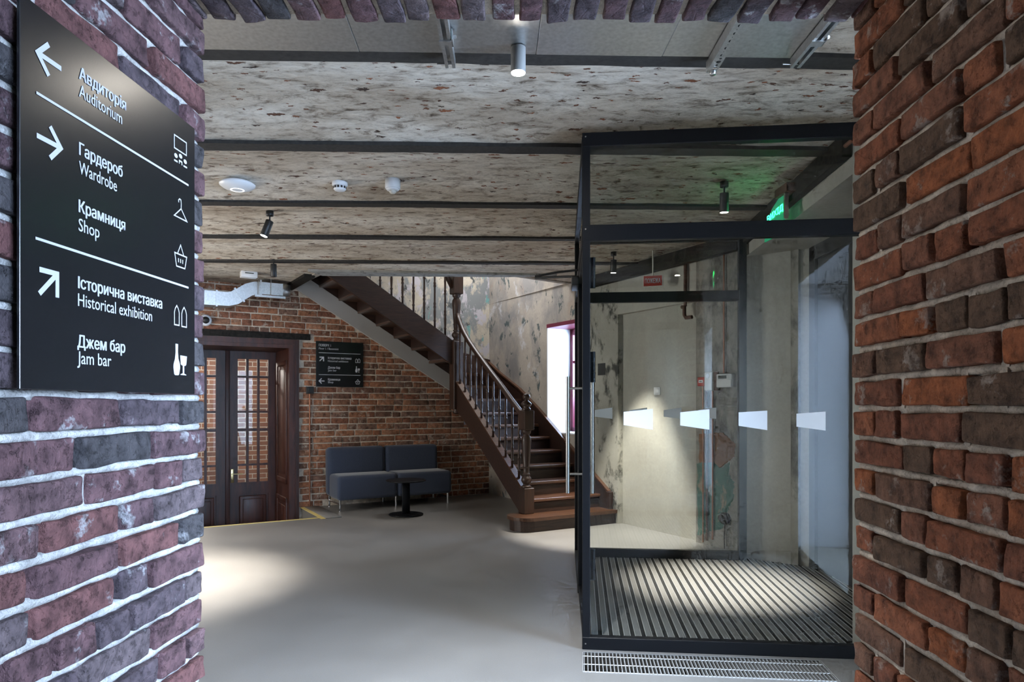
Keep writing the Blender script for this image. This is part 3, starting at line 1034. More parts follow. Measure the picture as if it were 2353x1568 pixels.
# tall window in the entrance wall behind the right pier; its white reveal is mirrored in the vestibule glass
W2 = thing('window_2', 'tall window with a deep white reveal behind the right pier', None, kind='structure')
rv = MB()
rv.box(1.955, 2.50, 1.115, 1.124, 0.10, 2.32)
rv.box(1.955, 2.50, 2.656, 2.664, 0.10, 2.32)
rv.box(1.955, 2.50, 1.12, 2.66, 2.315, 2.324)
rv.build('reveal', plain('white_reveal', (0.82, 0.83, 0.84), 0.5), W2)
wf = MB()
wf.box(2.42, 2.48, 1.12, 1.18, 0.10, 2.32)
wf.box(2.42, 2.48, 2.60, 2.66, 0.10, 2.32)
wf.box(2.42, 2.48, 1.12, 2.66, 2.26, 2.32)
wf.box(2.42, 2.48, 1.12, 2.66, 0.10, 0.16)
wf.build('window_frame', M['door_dark'], W2)
MB().box(2.446, 2.452, 1.17, 2.61, 0.15, 2.27).build('pane', M['glass'], W2)
# window of the room behind the camera
W3 = thing('window_3', 'wide window of the room behind the viewer', None, kind='structure')
wf = MB()
wf.box(2.64, 2.70, -2.3, -2.24, 0.55, 2.4)
wf.box(2.64, 2.70, -0.86, -0.8, 0.55, 2.4)
wf.box(2.64, 2.70, -2.3, -0.8, 0.55, 0.61)
wf.box(2.64, 2.70, -2.3, -0.8, 2.34, 2.4)
wf.build('window_frame', M['door_dark'], W3)

# ---- mahogany double door at the back of the deep opening (door plane q = -0.75)
D2 = thing('door_2', 'dark mahogany double door with glass panes in the far brick wall', None, KF, kind='structure')
cs = MB()
cs.box(DP0 - 0.11, DP0 + 0.012, -0.02, 0.03, -0.6, 2.0)
cs.box(DP0 - 0.11, DP1 + 0.11, -0.02, 0.03, 2.0, 2.11)
cs.box(DP1 - 0.012, DP1 + 0.11, -0.02, 0.03, -0.6, 2.0)
cs.box(DP0 - 0.075, DP0 - 0.06, 0.03, 0.042, -0.6, 2.05)
cs.box(DP0 - 0.075, DP1 + 0.075, 0.03, 0.042, 2.045, 2.06)
cs.build('casing', M['door_wood'], D2)
jm = MB()
jm.box(DP0 - 0.005, DP0 + 0.015, -0.75, 0.0, -0.6, 2.02)
jm.box(DP1 - 0.015, DP1 + 0.005, -0.75, 0.0, -0.6, 2.02)
jm.box(DP0, DP1, -0.75, 0.0, 2.0, 2.03)
jm.build('jamb_lining', M['door_wood'], D2)
for z0, z1 in ((0.30, 1.86), (-0.5, 0.12)):
    jp = MB()
    for a, b_, c, d in ((-0.66, -0.60, z0, z1), (-0.12, -0.06, z0, z1)):
        jp.rbox(DP0 + 0.008, DP0 + 0.032, a, b_, c, d, 0.006)
    jp.rbox(DP0 + 0.008, DP0 + 0.032, -0.66, -0.06, z0, z0 + 0.06, 0.006)
    jp.rbox(DP0 + 0.008, DP0 + 0.032, -0.66, -0.06, z1 - 0.06, z1, 0.006)
    jp.rbox(DP0 + 0.008, DP0 + 0.024, -0.55, -0.17, z0 + 0.11, z1 - 0.11, 0.006)
    jp.build('jamb_panel', M['door_wood'], D2)
ROWS = [(1.68, 1.90), (1.218, 1.651), (0.984, 1.189), (0.519, 0.949), (0.277, 0.493)]
LW = (DP1 - DP0) / 2
COLS = [(0.112, 0.219), (0.25, 0.357), (0.388, 0.495)]
for side in (0, 1):
    lf = thing('door_leaf', None, None)
    lf.parent = D2
    lf.matrix_basis = T(DP0, -0.75, 0) if side == 0 else T(DP1, -0.75, 0) @ Matrix.Diagonal((-1, 1, 1, 1))
    f = MB()
    y0, y1 = -0.045, 0.0
    f.box(0.005, COLS[0][0], y0, y1, -0.59, 2.0)
    f.box(COLS[2][1], LW - 0.002, y0, y1, -0.59, 2.0)
    f.box(COLS[0][0], COLS[2][1], y0, y1, 1.90, 2.0)
    f.box(COLS[0][0], COLS[2][1], y0, y1, 0.12, 0.277)
    f.box(COLS[0][0], COLS[2][1], y0, y1, -0.59, -0.44)
    f.box(COLS[0][0], COLS[2][1], y0 + .01, y1 - .02, -0.44, 0.12)
    for a, b_ in ((COLS[0][1], COLS[1][0]), (COLS[1][1], COLS[2][0])):
        f.box(a, b_, y0, y1 - .008, 0.277, 1.90)
    for i in range(4):
        f.box(COLS[0][0], COLS[2][1], y0, y1 - .010, ROWS[i + 1][1], ROWS[i][0])
    if side == 0:
        f.rbox(LW - 0.035, LW + 0.02, 0.0, 0.018, -0.59, 2.0, 0.006)
    f.build('leaf_frame', M['door_wood'], lf)
    pn = MB()
    pn.rbox(0.135, 0.475, -0.022, 0.002, -0.42, 0.10, 0.012)
    pn.rbox(0.175, 0.435, -0.010, 0.010, -0.38, 0.06, 0.010)
    pn.build('raised_panel', M['door_wood'], lf)
    for (a, b_) in COLS:
        for (c, d) in ROWS:
            MB().box(a, b_, -0.026, -0.022, c, d).build('pane', M['door_glass'], lf)
    if side == 0:
        hd = MB()
        hd.rbox(LW - 0.085, LW - 0.045, 0.0, 0.008, 0.28, 0.46, 0.004)
        hd.cyl((LW - 0.065, 0.0, 0.395), (LW - 0.065, 0.05, 0.395), 0.009)
        hd.cyl((LW - 0.065, 0.045, 0.395), (LW - 0.185, 0.045, 0.395), 0.008)
        hd.build('handle', M['brass'], lf, 'brass lever handle')
lt = MB(KF)
lt.box(2.58, 4.7, -0.03, 0.02, 2.115, 2.19)
lt.build('trim_5', M['black_timber'], label='charred black timber lintel over the mahogany door', kind='structure')
# room beyond that door
rbx = MB()
rbx.box(0.8, 7.5, -4.0, -3.9, -0.6, 2.7)
rbx.box(0.8, 0.9, -3.95, -0.75, -0.6, 2.7)
rbx.box(7.4, 7.5, -3.95, -0.75, -0.6, 2.7)
o = rbx.build('wall_beyond', M['brick_tex'], label='brick walls of the room seen through the door panes', kind='structure')
o.matrix_world = KF
rbx = MB(KF)
rbx.box(0.8, 7.5, -4.0, -0.7, 2.62, 2.7)
rbx.build('ceiling', M['plaster'], label='ceiling of the room seen through the door panes', kind='structure')
light('room_beyond_lamp', 'POINT', kp(3.9, -2.0, 2.30), 120, (1.0, 0.94, 0.88), shadow_soft_size=0.12)

# ---- pit edge nosings
ns = MB(KF)
ns.box(2.655, 2.705, 0.0, 1.0, 0.0005, 0.006)
ns.build('step_nosing', M['yellow'], label='yellow safety nosing beside the sofa plate', cat='nosing')
ns = MB(KF)
ns.box(2.708, 5.3, 0.885, 0.925, 0.0005, 0.005)
ns.build('step_nosing', M['yellow'], label='long yellow safety nosing across the front of the door pit', cat='nosing')
ns = MB(KF)
ns.rbox(2.47, 2.653, 0.02, 1.0, 0.0, 0.012, 0.003, 1)
ns.build('floor_plate', M['floor'], label='thin raised grey plate along the pit edge by the sofa', cat='plate')
pitw = MB(KF)
pitw.box(2.665, 2.679, 0.0, 0.905, -0.6, -0.003)

# ================================================================== GLASS VESTIBULE
VS = thing('glass_vestibule', 'black framed glass entrance vestibule at the right of the hall', 'vestibule', VF)
FW = 1.47


def vbar(x0, x1, y0, y1, z0, z1, name='frame_bar', mat='black_frame', parent=None, r=0.003):
    return MB().rbox(x0, x1, y0, y1, z0, z1, r, 1, smooth=False).build(name, M[mat], parent or VS)


vbar(0.0, FW, 0.0, 0.05, 2.668, 2.742)
vbar(0.0, FW, 0.0, 0.05, 2.168, 2.252)
vbar(0.0, FW, 0.0, 0.05, 0.0, 0.066)
vbar(0.0, 0.042, 0.002, 0.048, 0.0, 2.742, 'corner_post')
_vs_front = set(o.name for o in VS.children)
vbar(0.0, 0.045, 0.05, 2.22, 2.668, 2.742)
vbar(0.0, 0.045, 0.05, 2.22, 2.168, 2.252)
vbar(0.0, 0.045, 1.08, 1.13, 0.0, 2.17, 'side_post')
vbar(0.0, 0.045, 1.13, 2.22, 0.0, 0.06)
vbar(0.0, 0.045, 2.20, 2.25, 0.0, 2.742, 'corner_post')
SPLAY = Matrix.Rotation(0.027, 4, 'Z')          # the side stands slightly out of square
for o in VS.children:
    if o.name not in _vs_front:
        o.matrix_basis = SPLAY
vbar(-0.014, 1.30, 2.20, 2.25, 2.668, 2.742)
vbar(-0.014, 1.30, 2.20, 2.25, 2.165, 2.252)
vbar(-0.014, 1.30, 2.20, 2.25, 0.0, 0.075)
vbar(1.30, 1.362, 2.195, 2.255, 0.0, 2.742, 'side_post')


def pane(x0, x1, y0, y1, z0, z1, parent=VS):
    return MB().box(x0, x1, y0, y1, z0, z1).build('pane', M['glass'], parent)


pane(0.03, FW, 0.021, 0.029, 0.06, 2.175)
pane(0.03, FW, 0.021, 0.029, 2.245, 2.675)
pane(0.019, 0.027, 0.05, 2.21, 2.245, 2.675).matrix_basis = SPLAY
pane(0.019, 0.027, 1.125, 2.21, 0.055, 2.175).matrix_basis = SPLAY
pane(-0.018, 1.305, 2.221, 2.229, 0.07, 2.17)
pane(-0.018, 1.305, 2.221, 2.229, 2.245, 2.675)
for zz in (0.012, 2.70, 2.21):
    MB().cyl((0.018, -0.002, zz + 0.02), (0.018, 0.004, zz + 0.02), 0.004, 10).build('screw', M['steel'], VS)
# swing door in the side of the vestibule
dl = thing('door_leaf', None, None)
dl.parent = VS
dl.matrix_basis = SPLAY
for x0, x1, y0, y1, z0, z1 in ((0.004, 0.040, 0.055, 0.09, 0.02, 2.16), (0.004, 0.040, 1.035, 1.072, 0.02, 2.16), (0.004, 0.040, 0.09, 1.035, 2.12, 2.16), (0.004, 0.040, 0.09, 1.035, 0.02, 0.07)):
    MB().rbox(x0, x1, y0, y1, z0, z1, 0.002, 1, smooth=False).build('leaf_bar', M['black_frame'], dl)
pane(0.018, 0.026, 0.085, 1.04, 0.065, 2.125, dl)
for s, xx in ((-1, -0.068), (1, 0.098)):
    hd = MB()
    hd.cyl((xx, 1.0, 0.70), (xx, 1.0, 1.49), 0.0145, 16)
    for zz in (0.83, 1.41):
        hd.cyl((xx, 1.0, zz), (0.022, 1.0, zz), 0.009, 10)
    hd.build('pull_handle', M['steel'], dl, 'long brushed steel pull handle')
for zz in (0.35, 1.42, 1.93):
    hg = MB()
    for k in range(3):
        hg.cyl((0.062, 0.085, zz + 0.056 * k), (0.062, 0.085, zz + 0.056 * k + 0.054), 0.012, 12)
    hg.box(0.04, 0.06, 0.078, 0.092, zz, zz + 0.166)
    hg.build('hinge', M['black_frame'], dl)
cl = MB()
cl.rbox(-0.045, 0.002, 0.80, 1.05, 2.075, 2.135, 0.006, 2)
cl.tube([(-0.025, 0.86, 2.14), (-0.16, 0.95, 2.155), (-0.29, 1.03, 2.165)], 0.008, 8)
cl.tube([(-0.29, 1.03, 2.175), (-0.16, 0.98, 2.19), (0.01, 0.94, 2.20)], 0.008, 8)
cl.build('door_closer', M['black_plastic'], VS).matrix_basis = SPLAY
# frosted marks on the glass
FG = frame(VF @ Vector((0, 0.0195, 0)), VU, ZV, -VV)
BG = frame(VF @ Vector((0, 2.2195, 0)), VU, ZV, -VV)
for (x0, x1, yl0, yl1, yr0, yr1) in ((1433, 1500, 947, 977, 940, 988), (1563, 1630, 948, 978, 941, 988), (1697, 1763, 948, 979, 944, 989), (1830, 1897, 951, 981, 946, 990)):
    pts = [on_plane(FG, *q) for q in ((x0, yl0), (x1, yr0), (x1, yr1), (x0, yl1))]
    MB(VF.inverted() @ FG).prism(pts, 0, 0.0012).build('safety_mark', M['vinyl'], VS)
for x0 in (1366, 1446, 1525, 1605):
    pts = [on_plane(BG, *q) for q in ((x0, 943), (x0 + 41, 937), (x0 + 41, 963), (x0, 958))]
    MB(VF.inverted() @ BG).prism(pts, 0, 0.0012).build('safety_mark', M['vinyl'], VS)

# ribbed entrance mat
MT = thing('entrance_mat', 'striped aluminium and carpet entrance mat inside the vestibule', 'mat', VF)


def far_y(x):
    return 2.175 if x < 1.375 else 2.30 - 0.27 * (x - 1.378) / 0.439 - 0.03


def near_y(x):
    return 0.055 if x < 1.43 else 0.26


base = MB()
base.prism([(0.05, 0.055), (1.43, 0.055), (1.45, 0.25), (1.96, 0.26), (1.96, 1.90), (1.80, far_y(1.80)), (1.38, far_y(1.38)), (1.372, 2.19), (0.05, 2.19)], 0.001, 0.006)
base.build('carpet_insert', M['carpet'], MT)
x = 0.055
while x < 1.95:
    a, b_ = near_y(x + 0.04), min(far_y(x), far_y(x + 0.04)) if x < 1.78 else 1.88
    p = MB().rbox(x, x + 0.030, a, b_, 0.004, 0.0095, 0.001, 1, smooth=False).build('mat_strip', M['mat_grey'], MT)
    e = MB()
    e.box(x - 0.0035, x, a, b_, 0.004, 0.0115)
    e.box(x + 0.030, x + 0.0335, a, b_, 0.004, 0.0115)
    e.build('edge_profile', M['alu'], p)
    x += 0.0605

# floor convector grilles
def grille(label, x0, x1, y0, y1, depth, cross, pitch):
    g = thing('floor_grille', label, 'grille', VF, 'floor convector grilles')
    tr = MB()
    tr.box(x0, x1, y0, y1, -depth - 0.004, -depth)
    tr.build('trench', M['trench'], g)
    fme = MB().box(0, 0.03, y0 + 0.03, y1 - 0.03, -depth, -depth + 0.03).mesh('heating_fin', M['steel'])
    for k in range(14):
        inst('heating_fin', fme, g, T(x0 + 0.2 + (x1 - x0 - 0.25) * k / 14, 0, 0))
    me = MB().box(-0.0022, 0.0022, y0 + 0.004, y1 - 0.004, -0.018, 0.0).mesh('grille_bar', M['alu'])
    n = int((x1 - x0 - 0.01) / pitch)
    for k in range(n + 1):
        inst('grille_bar', me, g, T(x0 + 0.005 + k * pitch, 0, 0.0))
    for yy in cross:
        MB().cyl((x0, yy, -0.004), (x1, yy, -0.004), 0.0038, 8).build('cross_rod', M['alu'], g)
    rim = MB()
    rim.box(x0 - 0.004, x0, y0, y1, -depth, 0.001)
    rim.box(x1, x1 + 0.004, y0, y1, -depth, 0.001)
    rim.box(x0, x1, y0 - 0.004, y0, -depth, 0.001)
    rim.box(x0, x1, y1, y1 + 0.004, -depth, 0.001)
    rim.build('rim', M['alu'], g)


grille('white metal floor grille in front of the glass vestibule', 0.005, 1.20, -0.305, -0.035, 0.085, (-0.29, -0.195, -0.085), 0.0185)
grille('narrow metal floor grille behind the back glass of the vestibule', 0.02, 1.26, 2.31, 2.43, 0.085, (2.33, 2.41), 0.0185)

# ================================================================== STAIRCASE
ST = thing('staircase', 'dark oak turning staircase with turned balusters and newel posts', 'staircase', KF)
RISE, GO, Q0 = 0.15, 0.255, 2.90
NP, NQ = 0.97, 0.93


def tread(poly, z, mat='tread_wood', th=0.034):
    return MB().prism(poly, z - th, z).build('tread', M[mat], ST)


# bullnose first step
pl = [(0.0, Q0), (0.98, Q0)]
c = (1.03, Q0 - 0.19)
pl += [(c[0] + 0.19 * math.sin(a) * 0.9, c[1] + 0.19 * math.cos(a)) for a in [R(6 + 12 * k) for k in range(14)]]
pl += [(1.03, Q0 - 0.38), (0.0, Q0 - 0.30)]


def offset_poly(p, d):
    cx = sum(a for a, _ in p) / len(p)
    cy = sum(b for _, b in p) / len(p)
    return [(a + (d if a > 0.5 else 0), b + (d if b > cy else 0)) for a, b in p]


f0 = MB()
f0.prism(pl, 0.0, 0.116)
f0.build('riser', M['stair_wood'], ST)
MB().prism(offset_poly(pl, 0.012), 0.104, 0.117).build('moulding', M['stair_wood'], ST)
MB().prism(offset_poly(pl, 0.030), 0.116, RISE).build('tread', M['tread_wood'], ST)
for k in range(1, 8):
    q, z = Q0 - GO * k, RISE * (k + 1)
    tr = MB()
    tr.rbox(0.03, NP - 0.01, q - GO - 0.01, q + 0.03, z - 0.034, z, 0.008, 2, smooth=False)
    t_ = tr.build('tread', M['tread_wood'], ST)
    MB().box(0.03, NP - 0.01, q - 0.012, q, z - RISE, z - 0.03).build('riser', M['stair_wood'], ST)
    MB().rbox(0.03, NP - 0.01, q - 0.005, q + 0.014, z - 0.052, z - 0.034, 0.005, 1).build('moulding', M['stair_wood'], t_)


def winder_dir(a):
    # from newel towards the walls: a = 0 -> -p, a = 90 -> -q
    dx, dy = -math.cos(a), -math.sin(a)
    t = min((NP / -dx) if dx < -1e-6 else 9, (NQ / -dy) if dy < -1e-6 else 9)
    return (NP + dx * t, NQ + dy * t)


ang = [R(-4), R(20), R(45), R(70), R(90)]
for i in range(4):
    z = RISE * 8 + 0.175 * (1 + i)
    a, b_ = winder_dir(ang[i]), winder_dir(ang[i + 1])
    pts = [(NP, NQ), a]
    if i == 1:
        pts.append((0.0, 0.0)) if False else None
    if a[0] < 1e-4 and b_[1] < 1e-4 and b_[0] > 1e-4:
        pts.append((0.005, 0.005))
    pts.append(b_)
    tread(pts, z)
    va = Vector((a[0] - NP, a[1] - NQ, 0)).normalized()
    nn = Vector((-va.y, va.x, 0)) * 0.014
    MB().prism([(NP, NQ), a, (a[0] + nn.x, a[1] + nn.y), (NP + nn.x, NQ + nn.y)], z - 0.175, z - 0.03).build('riser', M['stair_wood'], ST)
G2 = 0.25
for j in range(7):
    p, z = NP + G2 * j, 2.07 + RISE * j
    MB().rbox(p - 0.03, p + G2 + 0.01, 0.045, NQ - 0.02, z - 0.034, z, 0.006, 1, smooth=False).build('tread', M['tread_wood'], ST)
    MB().box(p, p + 0.014, 0.045, NQ - 0.02, z - RISE - 0.01, z - 0.03).build('riser', M['stair_wood'], ST)

# strings
def zs(q):                                  # top of the outer string
    return 0.38 + 0.717 * (2.62 - q)


so = MB()
so.prism([(2.66, 0.15), (2.66, zs(2.66)), (0.97, zs(0.97) + 0.03), (0.97, 1.24), (1.25, 1.06), (2.52, 0.15)], NP - 0.02, NP + 0.03, 'x')
so.build('outer_string', M['stair_wood'], ST)
MB().sweep([(NP + 0.005, 2.60, zs(2.60)), (NP + 0.005, 0.98, zs(0.98) + 0.03)], [(-0.04, 0), (0.04, 0), (0.04, 0.018), (-0.04, 0.018)], (1, 0, 0)).build('string_cap', M['tread_wood'], ST)
sw = MB()
sw.prism([(2.80, 0.15), (2.80, 0.33), (1.37, 1.235), (0.9, 1.50), (0.35, 1.74), (0.0, 1.92), (0.0, 1.5), (0.9, 1.0), (2.6, 0.15)], 0.0, 0.035, 'x')
sw.build('wall_string', M['stair_wood'], ST)
MB().sweep([(0.018, 2.81, 0.33), (0.018, 1.37, 1.238), (0.018, 0.9, 1.503), (0.018, 0.35, 1.743), (0.018, 0.0, 1.923)], [(-0.018, 0), (0.026, 0), (0.026, 0.02), (-0.018, 0.02)], (1, 0, 0)).build('string_cap', M['tread_wood'], ST)
MB().rbox(0.0, 0.05, 2.79, 2.86, 0.15, 0.34, 0.004, 1, smooth=False).build('string_end', M['stair_wood'], ST)
us = MB()
us.prism([(1.0, 1.78), (1.0, 2.09), (2.95, 3.30), (2.95, 2.99)], NQ - 0.03, NQ + 0.02, 'y')
us.build('upper_string', M['stair_wood'], ST)
# wall string behind the upper flight
us = MB()
us.prism([(0.0, 1.60), (0.0, 1.95), (1.0, 2.15), (2.8, 3.2), (2.8, 2.99), (0.62, 1.70)], 0.012, 0.04, 'y')
us.build('wall_string', M['stair_wood'], ST)


def newel(p, q, z0, zb, zt, ztop, wd, finial=True, pendant=False):
    n = thing('newel_post', None, None)
    n.parent = ST
    n.matrix_basis = T(p, q, 0)
    h = wd / 2
    b_ = MB()
    b_.rbox(-h, h, -h, h, z0, zb, 0.006, 1, smooth=False)
    if pendant:
        b_.lathe([(0.02, z0 - 0.06), (0.045, z0 - 0.05), (0.05, z0 - 0.03), (0.03, z0 - 0.012), (0.055, z0)], 16)
    b_.build('lower_block', M['newel_wood'], n)
    s = MB()
    L = zt - zb
    prof = [(0.052, 0), (0.056, .01), (0.056, .03), (0.035, .045), (0.033, .06), (0.040, .075), (0.055, .11), (0.058, .145), (0.052, .175), (0.036, .20), (0.034, .215), (0.042, .225), (0.042, .24),
            (0.032, .25), (0.034, .34), (0.035, .35), (0.040, .355), (0.040, .37), (0.036, .38), (0.045, .60), (0.052, .76), (0.054, .82), (0.050, .87), (0.036, .91), (0.034, .93), (0.046, .945), (0.050, .96), (0.050, .98), (0.055, 1.0)]
    s.lathe([(r * wd / 0.125 * 0.97, zb + t * L) for r, t in prof], 20)
    s.build('turned_shaft', M['newel_wood'], n)
    MB().rbox(-h, h, -h, h, zt, ztop, 0.008, 1, smooth=False).build('upper_block', M['newel_wood'], n)
    if finial:
        MB().lathe([(r, ztop + z) for r, z in ((0.045, 0), (0.05, .008), (0.045, .02), (0.032, .03), (0.05, .05), (0.058, .068), (0.045, .085), (0.024, .098), (0.022, .108), (0.036, .122), (0.041, .142), (0.034, .163), (0.014, .175))], 20).build('finial', M['newel_wood'], n)
    return n


newel(NP + 0.005, 2.62, 0.15, 0.42, 1.03, 1.24, 0.125)
newel(NP + 0.005, NQ, 1.24, 2.10, 2.70, 3.05, 0.135, True, True)


def interp(tab, x):
    for (a, b_), (c_, d) in zip(tab, tab[1:]):
        if a <= x <= c_:
            return b_ + (d - b_) * (x - a) / (c_ - a)
    return tab[0][1] if x < tab[0][0] else tab[-1][1]


RT = [(0.0, 1.18), (0.10, 1.23), (0.25, 1.33), (0.5, 1.51), (0.8, 1.71), (1.1, 1.92), (1.3, 2.07), (1.45, 2.20), (1.56, 2.33), (1.65, 2.47)]
hprof = [(s_ * 0.8, h_ * 0.8) for s_, h_ in ((-0.028, -0.03), (0.028, -0.03), (0.034, -0.012), (0.028, 0.0), (0.036, 0.014), (0.026, 0.03), (0.0, 0.036), (-0.026, 0.03), (-0.036, 0.014), (-0.028, 0.0), (-0.034, -0.012))]
pts = [(NP + 0.005, 2.585 - t, interp(RT, t)) for t in [1.65 * k / 28 for k in range(29)]]
MB().sweep(pts, hprof, (1, 0, 0), smooth=True).build('handrail', M['newel_wood'], ST)
bal_prof = [(0.013, 0), (0.013, .10), (0.017, .105), (0.017, .12), (0.012, .13), (0.016, .22), (0.017, .25), (0.013, .29), (0.018, .30), (0.018, .32), (0.013, .33), (0.017, .36), (0.017, .37), (0.012, .38),
            (0.013, .60), (0.018, .61), (0.018, .625), (0.013, .635), (0.017, .655), (0.017, .67), (0.012, .68), (0.014, .80), (0.012, 1.0)]
bal_me = MB().lathe([(r, z) for r, z in bal_prof], 10).mesh('baluster', M['newel_wood'])
for k in range(11):
    t = 0.115 + k * 0.1435
    q = 2.585 - t
    zb_ = zs(q) + 0.016
    inst('baluster', bal_me, ST, T(NP + 0.005, q, zb_) @ Matrix.Diagonal((1, 1, interp(RT, t) - 0.025 - zb_, 1)))
for k in range(7):
    p = 1.13 + k * 0.142
    zb_ = 2.09 + 0.62 * (p - 1.0) - 0.01
    inst('baluster', bal_me, ST, T(p, NQ - 0.005, zb_) @ Matrix.Diagonal((1, 1, 0.86, 1)))
MB().sweep([(NP + 0.06, NQ - 0.005, 2.78), (1.15, NQ - 0.005, 3.00), (2.95, NQ - 0.005, 4.12)], hprof, (0, 1, 0), smooth=True).build('handrail', M['newel_wood'], ST)

# ================================================================== FURNITURE
SF = thing('sofa', 'armless blue grey two seat sofa on chrome legs against the brick wall', 'sofa', KF @ T(0.89, 0.045, 0))
for a, b_ in ((0.0, 0.755), (0.76, 1.515)):
    MB().rbox(a, b_, 0.175, 0.585, 0.135, 0.435, 0.045, 5).build('seat', M['sofa'], SF)
    bk = MB()
    bk.rbox(a, b_, 0.0, 0.165, 0.14, 0.755, 0.055, 5, M=Matrix.Rotation(R(2), 4, 'X'))
    bk.build('backrest', M['sofa'], SF)
for p in (0.04, 0.76, 1.475):
    for q in (0.06, 0.53):
        MB().cyl((p, q, 0), (p, q, 0.14), 0.0125, 14).build('leg', M['chrome'], SF)
for p in (0.04, 1.475):
    MB().cyl((p, 0.0, 0.085), (p, 0.53, 0.085), 0.010, 12).build('side_rail', M['chrome'], SF)

c = Vector((-1.247, 8.03, 0))
TBL = thing('side_table', 'small round black pedestal table before the sofa', 'table', Matrix.Translation(c))
MB().lathe([(0.19, 0), (0.20, 0.004), (0.20, 0.014), (0.19, 0.018)], 40).build('base', M['black_frame'], TBL)
MB().rbox(-0.045, 0.045, -0.015, 0.015, 0.016, 0.40, 0.004, 1, M=Matrix.Rotation(R(25), 4, 'Z')).build('post', M['black_frame'], TBL)
MB().lathe([(0.222, 0.398), (0.232, 0.402), (0.232, 0.410), (0.226, 0.414)], 40).build('table_top', M['black_frame'], TBL)

# ================================================================== SIGNS
def text_mesh(body, bold):
    """glyph outlines of the built-in font, each contour filled on its own so overlapping contours stay clean"""
    cu = bpy.data.curves.new('lettering', 'FONT')
    cu.body = body
    cu.resolution_u = 3
    cu.fill_mode = 'NONE'
    o = bpy.data.objects.new('lettering', cu)
    COL.objects.link(o)
    dg = bpy.context.evaluated_depsgraph_get()
    src = bpy.data.meshes.new_from_object(o.evaluated_get(dg))
    bpy.data.objects.remove(o)
    bpy.data.curves.remove(cu)
    nxt = {}
    for e in src.edges:
        nxt.setdefault(e.vertices[0], []).append(e.vertices[1])
        nxt.setdefault(e.vertices[1], []).append(e.vertices[0])
    seen, loops = set(), []
    for v in range(len(src.vertices)):
        if v in seen or v not in nxt:
            continue
        lp, prev, cur = [v], None, v
        seen.add(v)
        while True:
            n = [k for k in nxt[cur] if k != prev and k not in seen]
            if not n:
                break
            prev, cur = cur, n[0]
            seen.add(cur)
            lp.append(cur)
        loops.append([src.vertices[k].co.copy() for k in lp])
    bpy.data.meshes.remove(src)

    def inside(p, poly):
        c_ = False
        for a, b in zip(poly, poly[1:] + poly[:1]):
            if (a.y > p.y) != (b.y > p.y) and p.x < (b.x - a.x) * (p.y - a.y) / (b.y - a.y) + a.x:
                c_ = not c_
        return c_
    outer_, holes_ = [], []
    for i, lp in enumerate(loops):
        host = [k for k, l2 in enumerate(loops) if k != i and all(inside(p, l2) for p in lp)]
        (holes_ if host else outer_).append((i, host))
    mb = MB()
    shifts = ((-0.023, 0), (-0.008, 0.008), (0.008, -0.008), (0.023, 0)) if bold else ((-0.007, 0), (0.007, 0))
    for k, (dx, dy) in enumerate(shifts):
        for j, (i, _) in enumerate(outer_):
            pl = [loops[i]] + [loops[h] for h, host in holes_ if host and host[0] == i]
            pts = [p for q in pl for p in q]
            zo = 2e-4 * k + 6e-5 * (j % 3)
            mb.add([(p.x + dx, p.y + dy, zo) for p in pts], [list(t) for t in tessellate_polygon(pl)])
    return mb.mesh('lettering', None)


def lettering(parent, F, body, p0, p1, cap, bold=False, z=0.0015, mat='print'):
    """text from pixel p0 (baseline start) to pixel p1 (baseline end); cap = local height of capitals"""
    a, b_ = on_plane(F, *p0), on_plane(F, *p1)
    me = text_mesh(body, bold)
    xs = [v.co.x for v in me.vertices]
    x0, x1 = min(xs), max(xs)
    sx = (b_[0] - a[0]) / (x1 - x0)
    sy = cap / 0.729
    for v in me.vertices:
        v.co = Vector((a[0] + (v.co.x - x0) * sx, a[1] + v.co.y * sy, z + v.co.z))
    me.materials.clear()
    me.materials.append(M[mat])
    o = bpy.data.objects.new('lettering', me)
    COL.objects.link(o)
    o.parent = parent
    return o


def stroke(mb, pts, w, closed=False, z=0.0015):
    """flat line of width w through local points with mitred joints"""
    P = [Vector((x, y, 0)) for x, y in pts]
    n = len(P)
    L, Rr = [], []
    for i in range(n):
        pv = P[i - 1] if (i > 0 or closed) else None
        nx = P[(i + 1) % n] if (i < n - 1 or closed) else None
        d0 = (P[i] - pv).normalized() if pv is not None else (nx - P[i]).normalized()
        d1 = (nx - P[i]).normalized() if nx is not None else d0
        n0, n1 = Vector((-d0.y, d0.x, 0)), Vector((-d1.y, d1.x, 0))
        m = (n0 + n1)
        m = m / max(0.25, m.dot(n0)) if m.length > 1e-6 else n0
        m = m * (w / 2)
        if m.length > w * 1.6:
            m = m.normalized() * w * 1.6
        L.append(P[i] + m + ZV * z)
        Rr.append(P[i] - m + ZV * z)
    vs = L + Rr
    fs = [(i, (i + 1) % n, n + (i + 1) % n, n + i) for i in range(n if closed else n - 1)]
    mb.add(vs, fs)
    return mb


def disc(mb, c, rx, ry, z=0.0015, n=16):
    mb.add([(c[0] + rx * math.cos(2 * math.pi * k / n), c[1] + ry * math.sin(2 * math.pi * k / n), z) for k in range(n)], [list(range(n))])


def fill(mb, pts, z=0.0015):
    mb.add([(x, y, z) for x, y in pts], [list(t) for t in tessellate_polygon([[Vector((x, y, 0)) for x, y in pts]])])


def icon(parent, mb):
    return mb.build('pictogram', M['print'], parent)


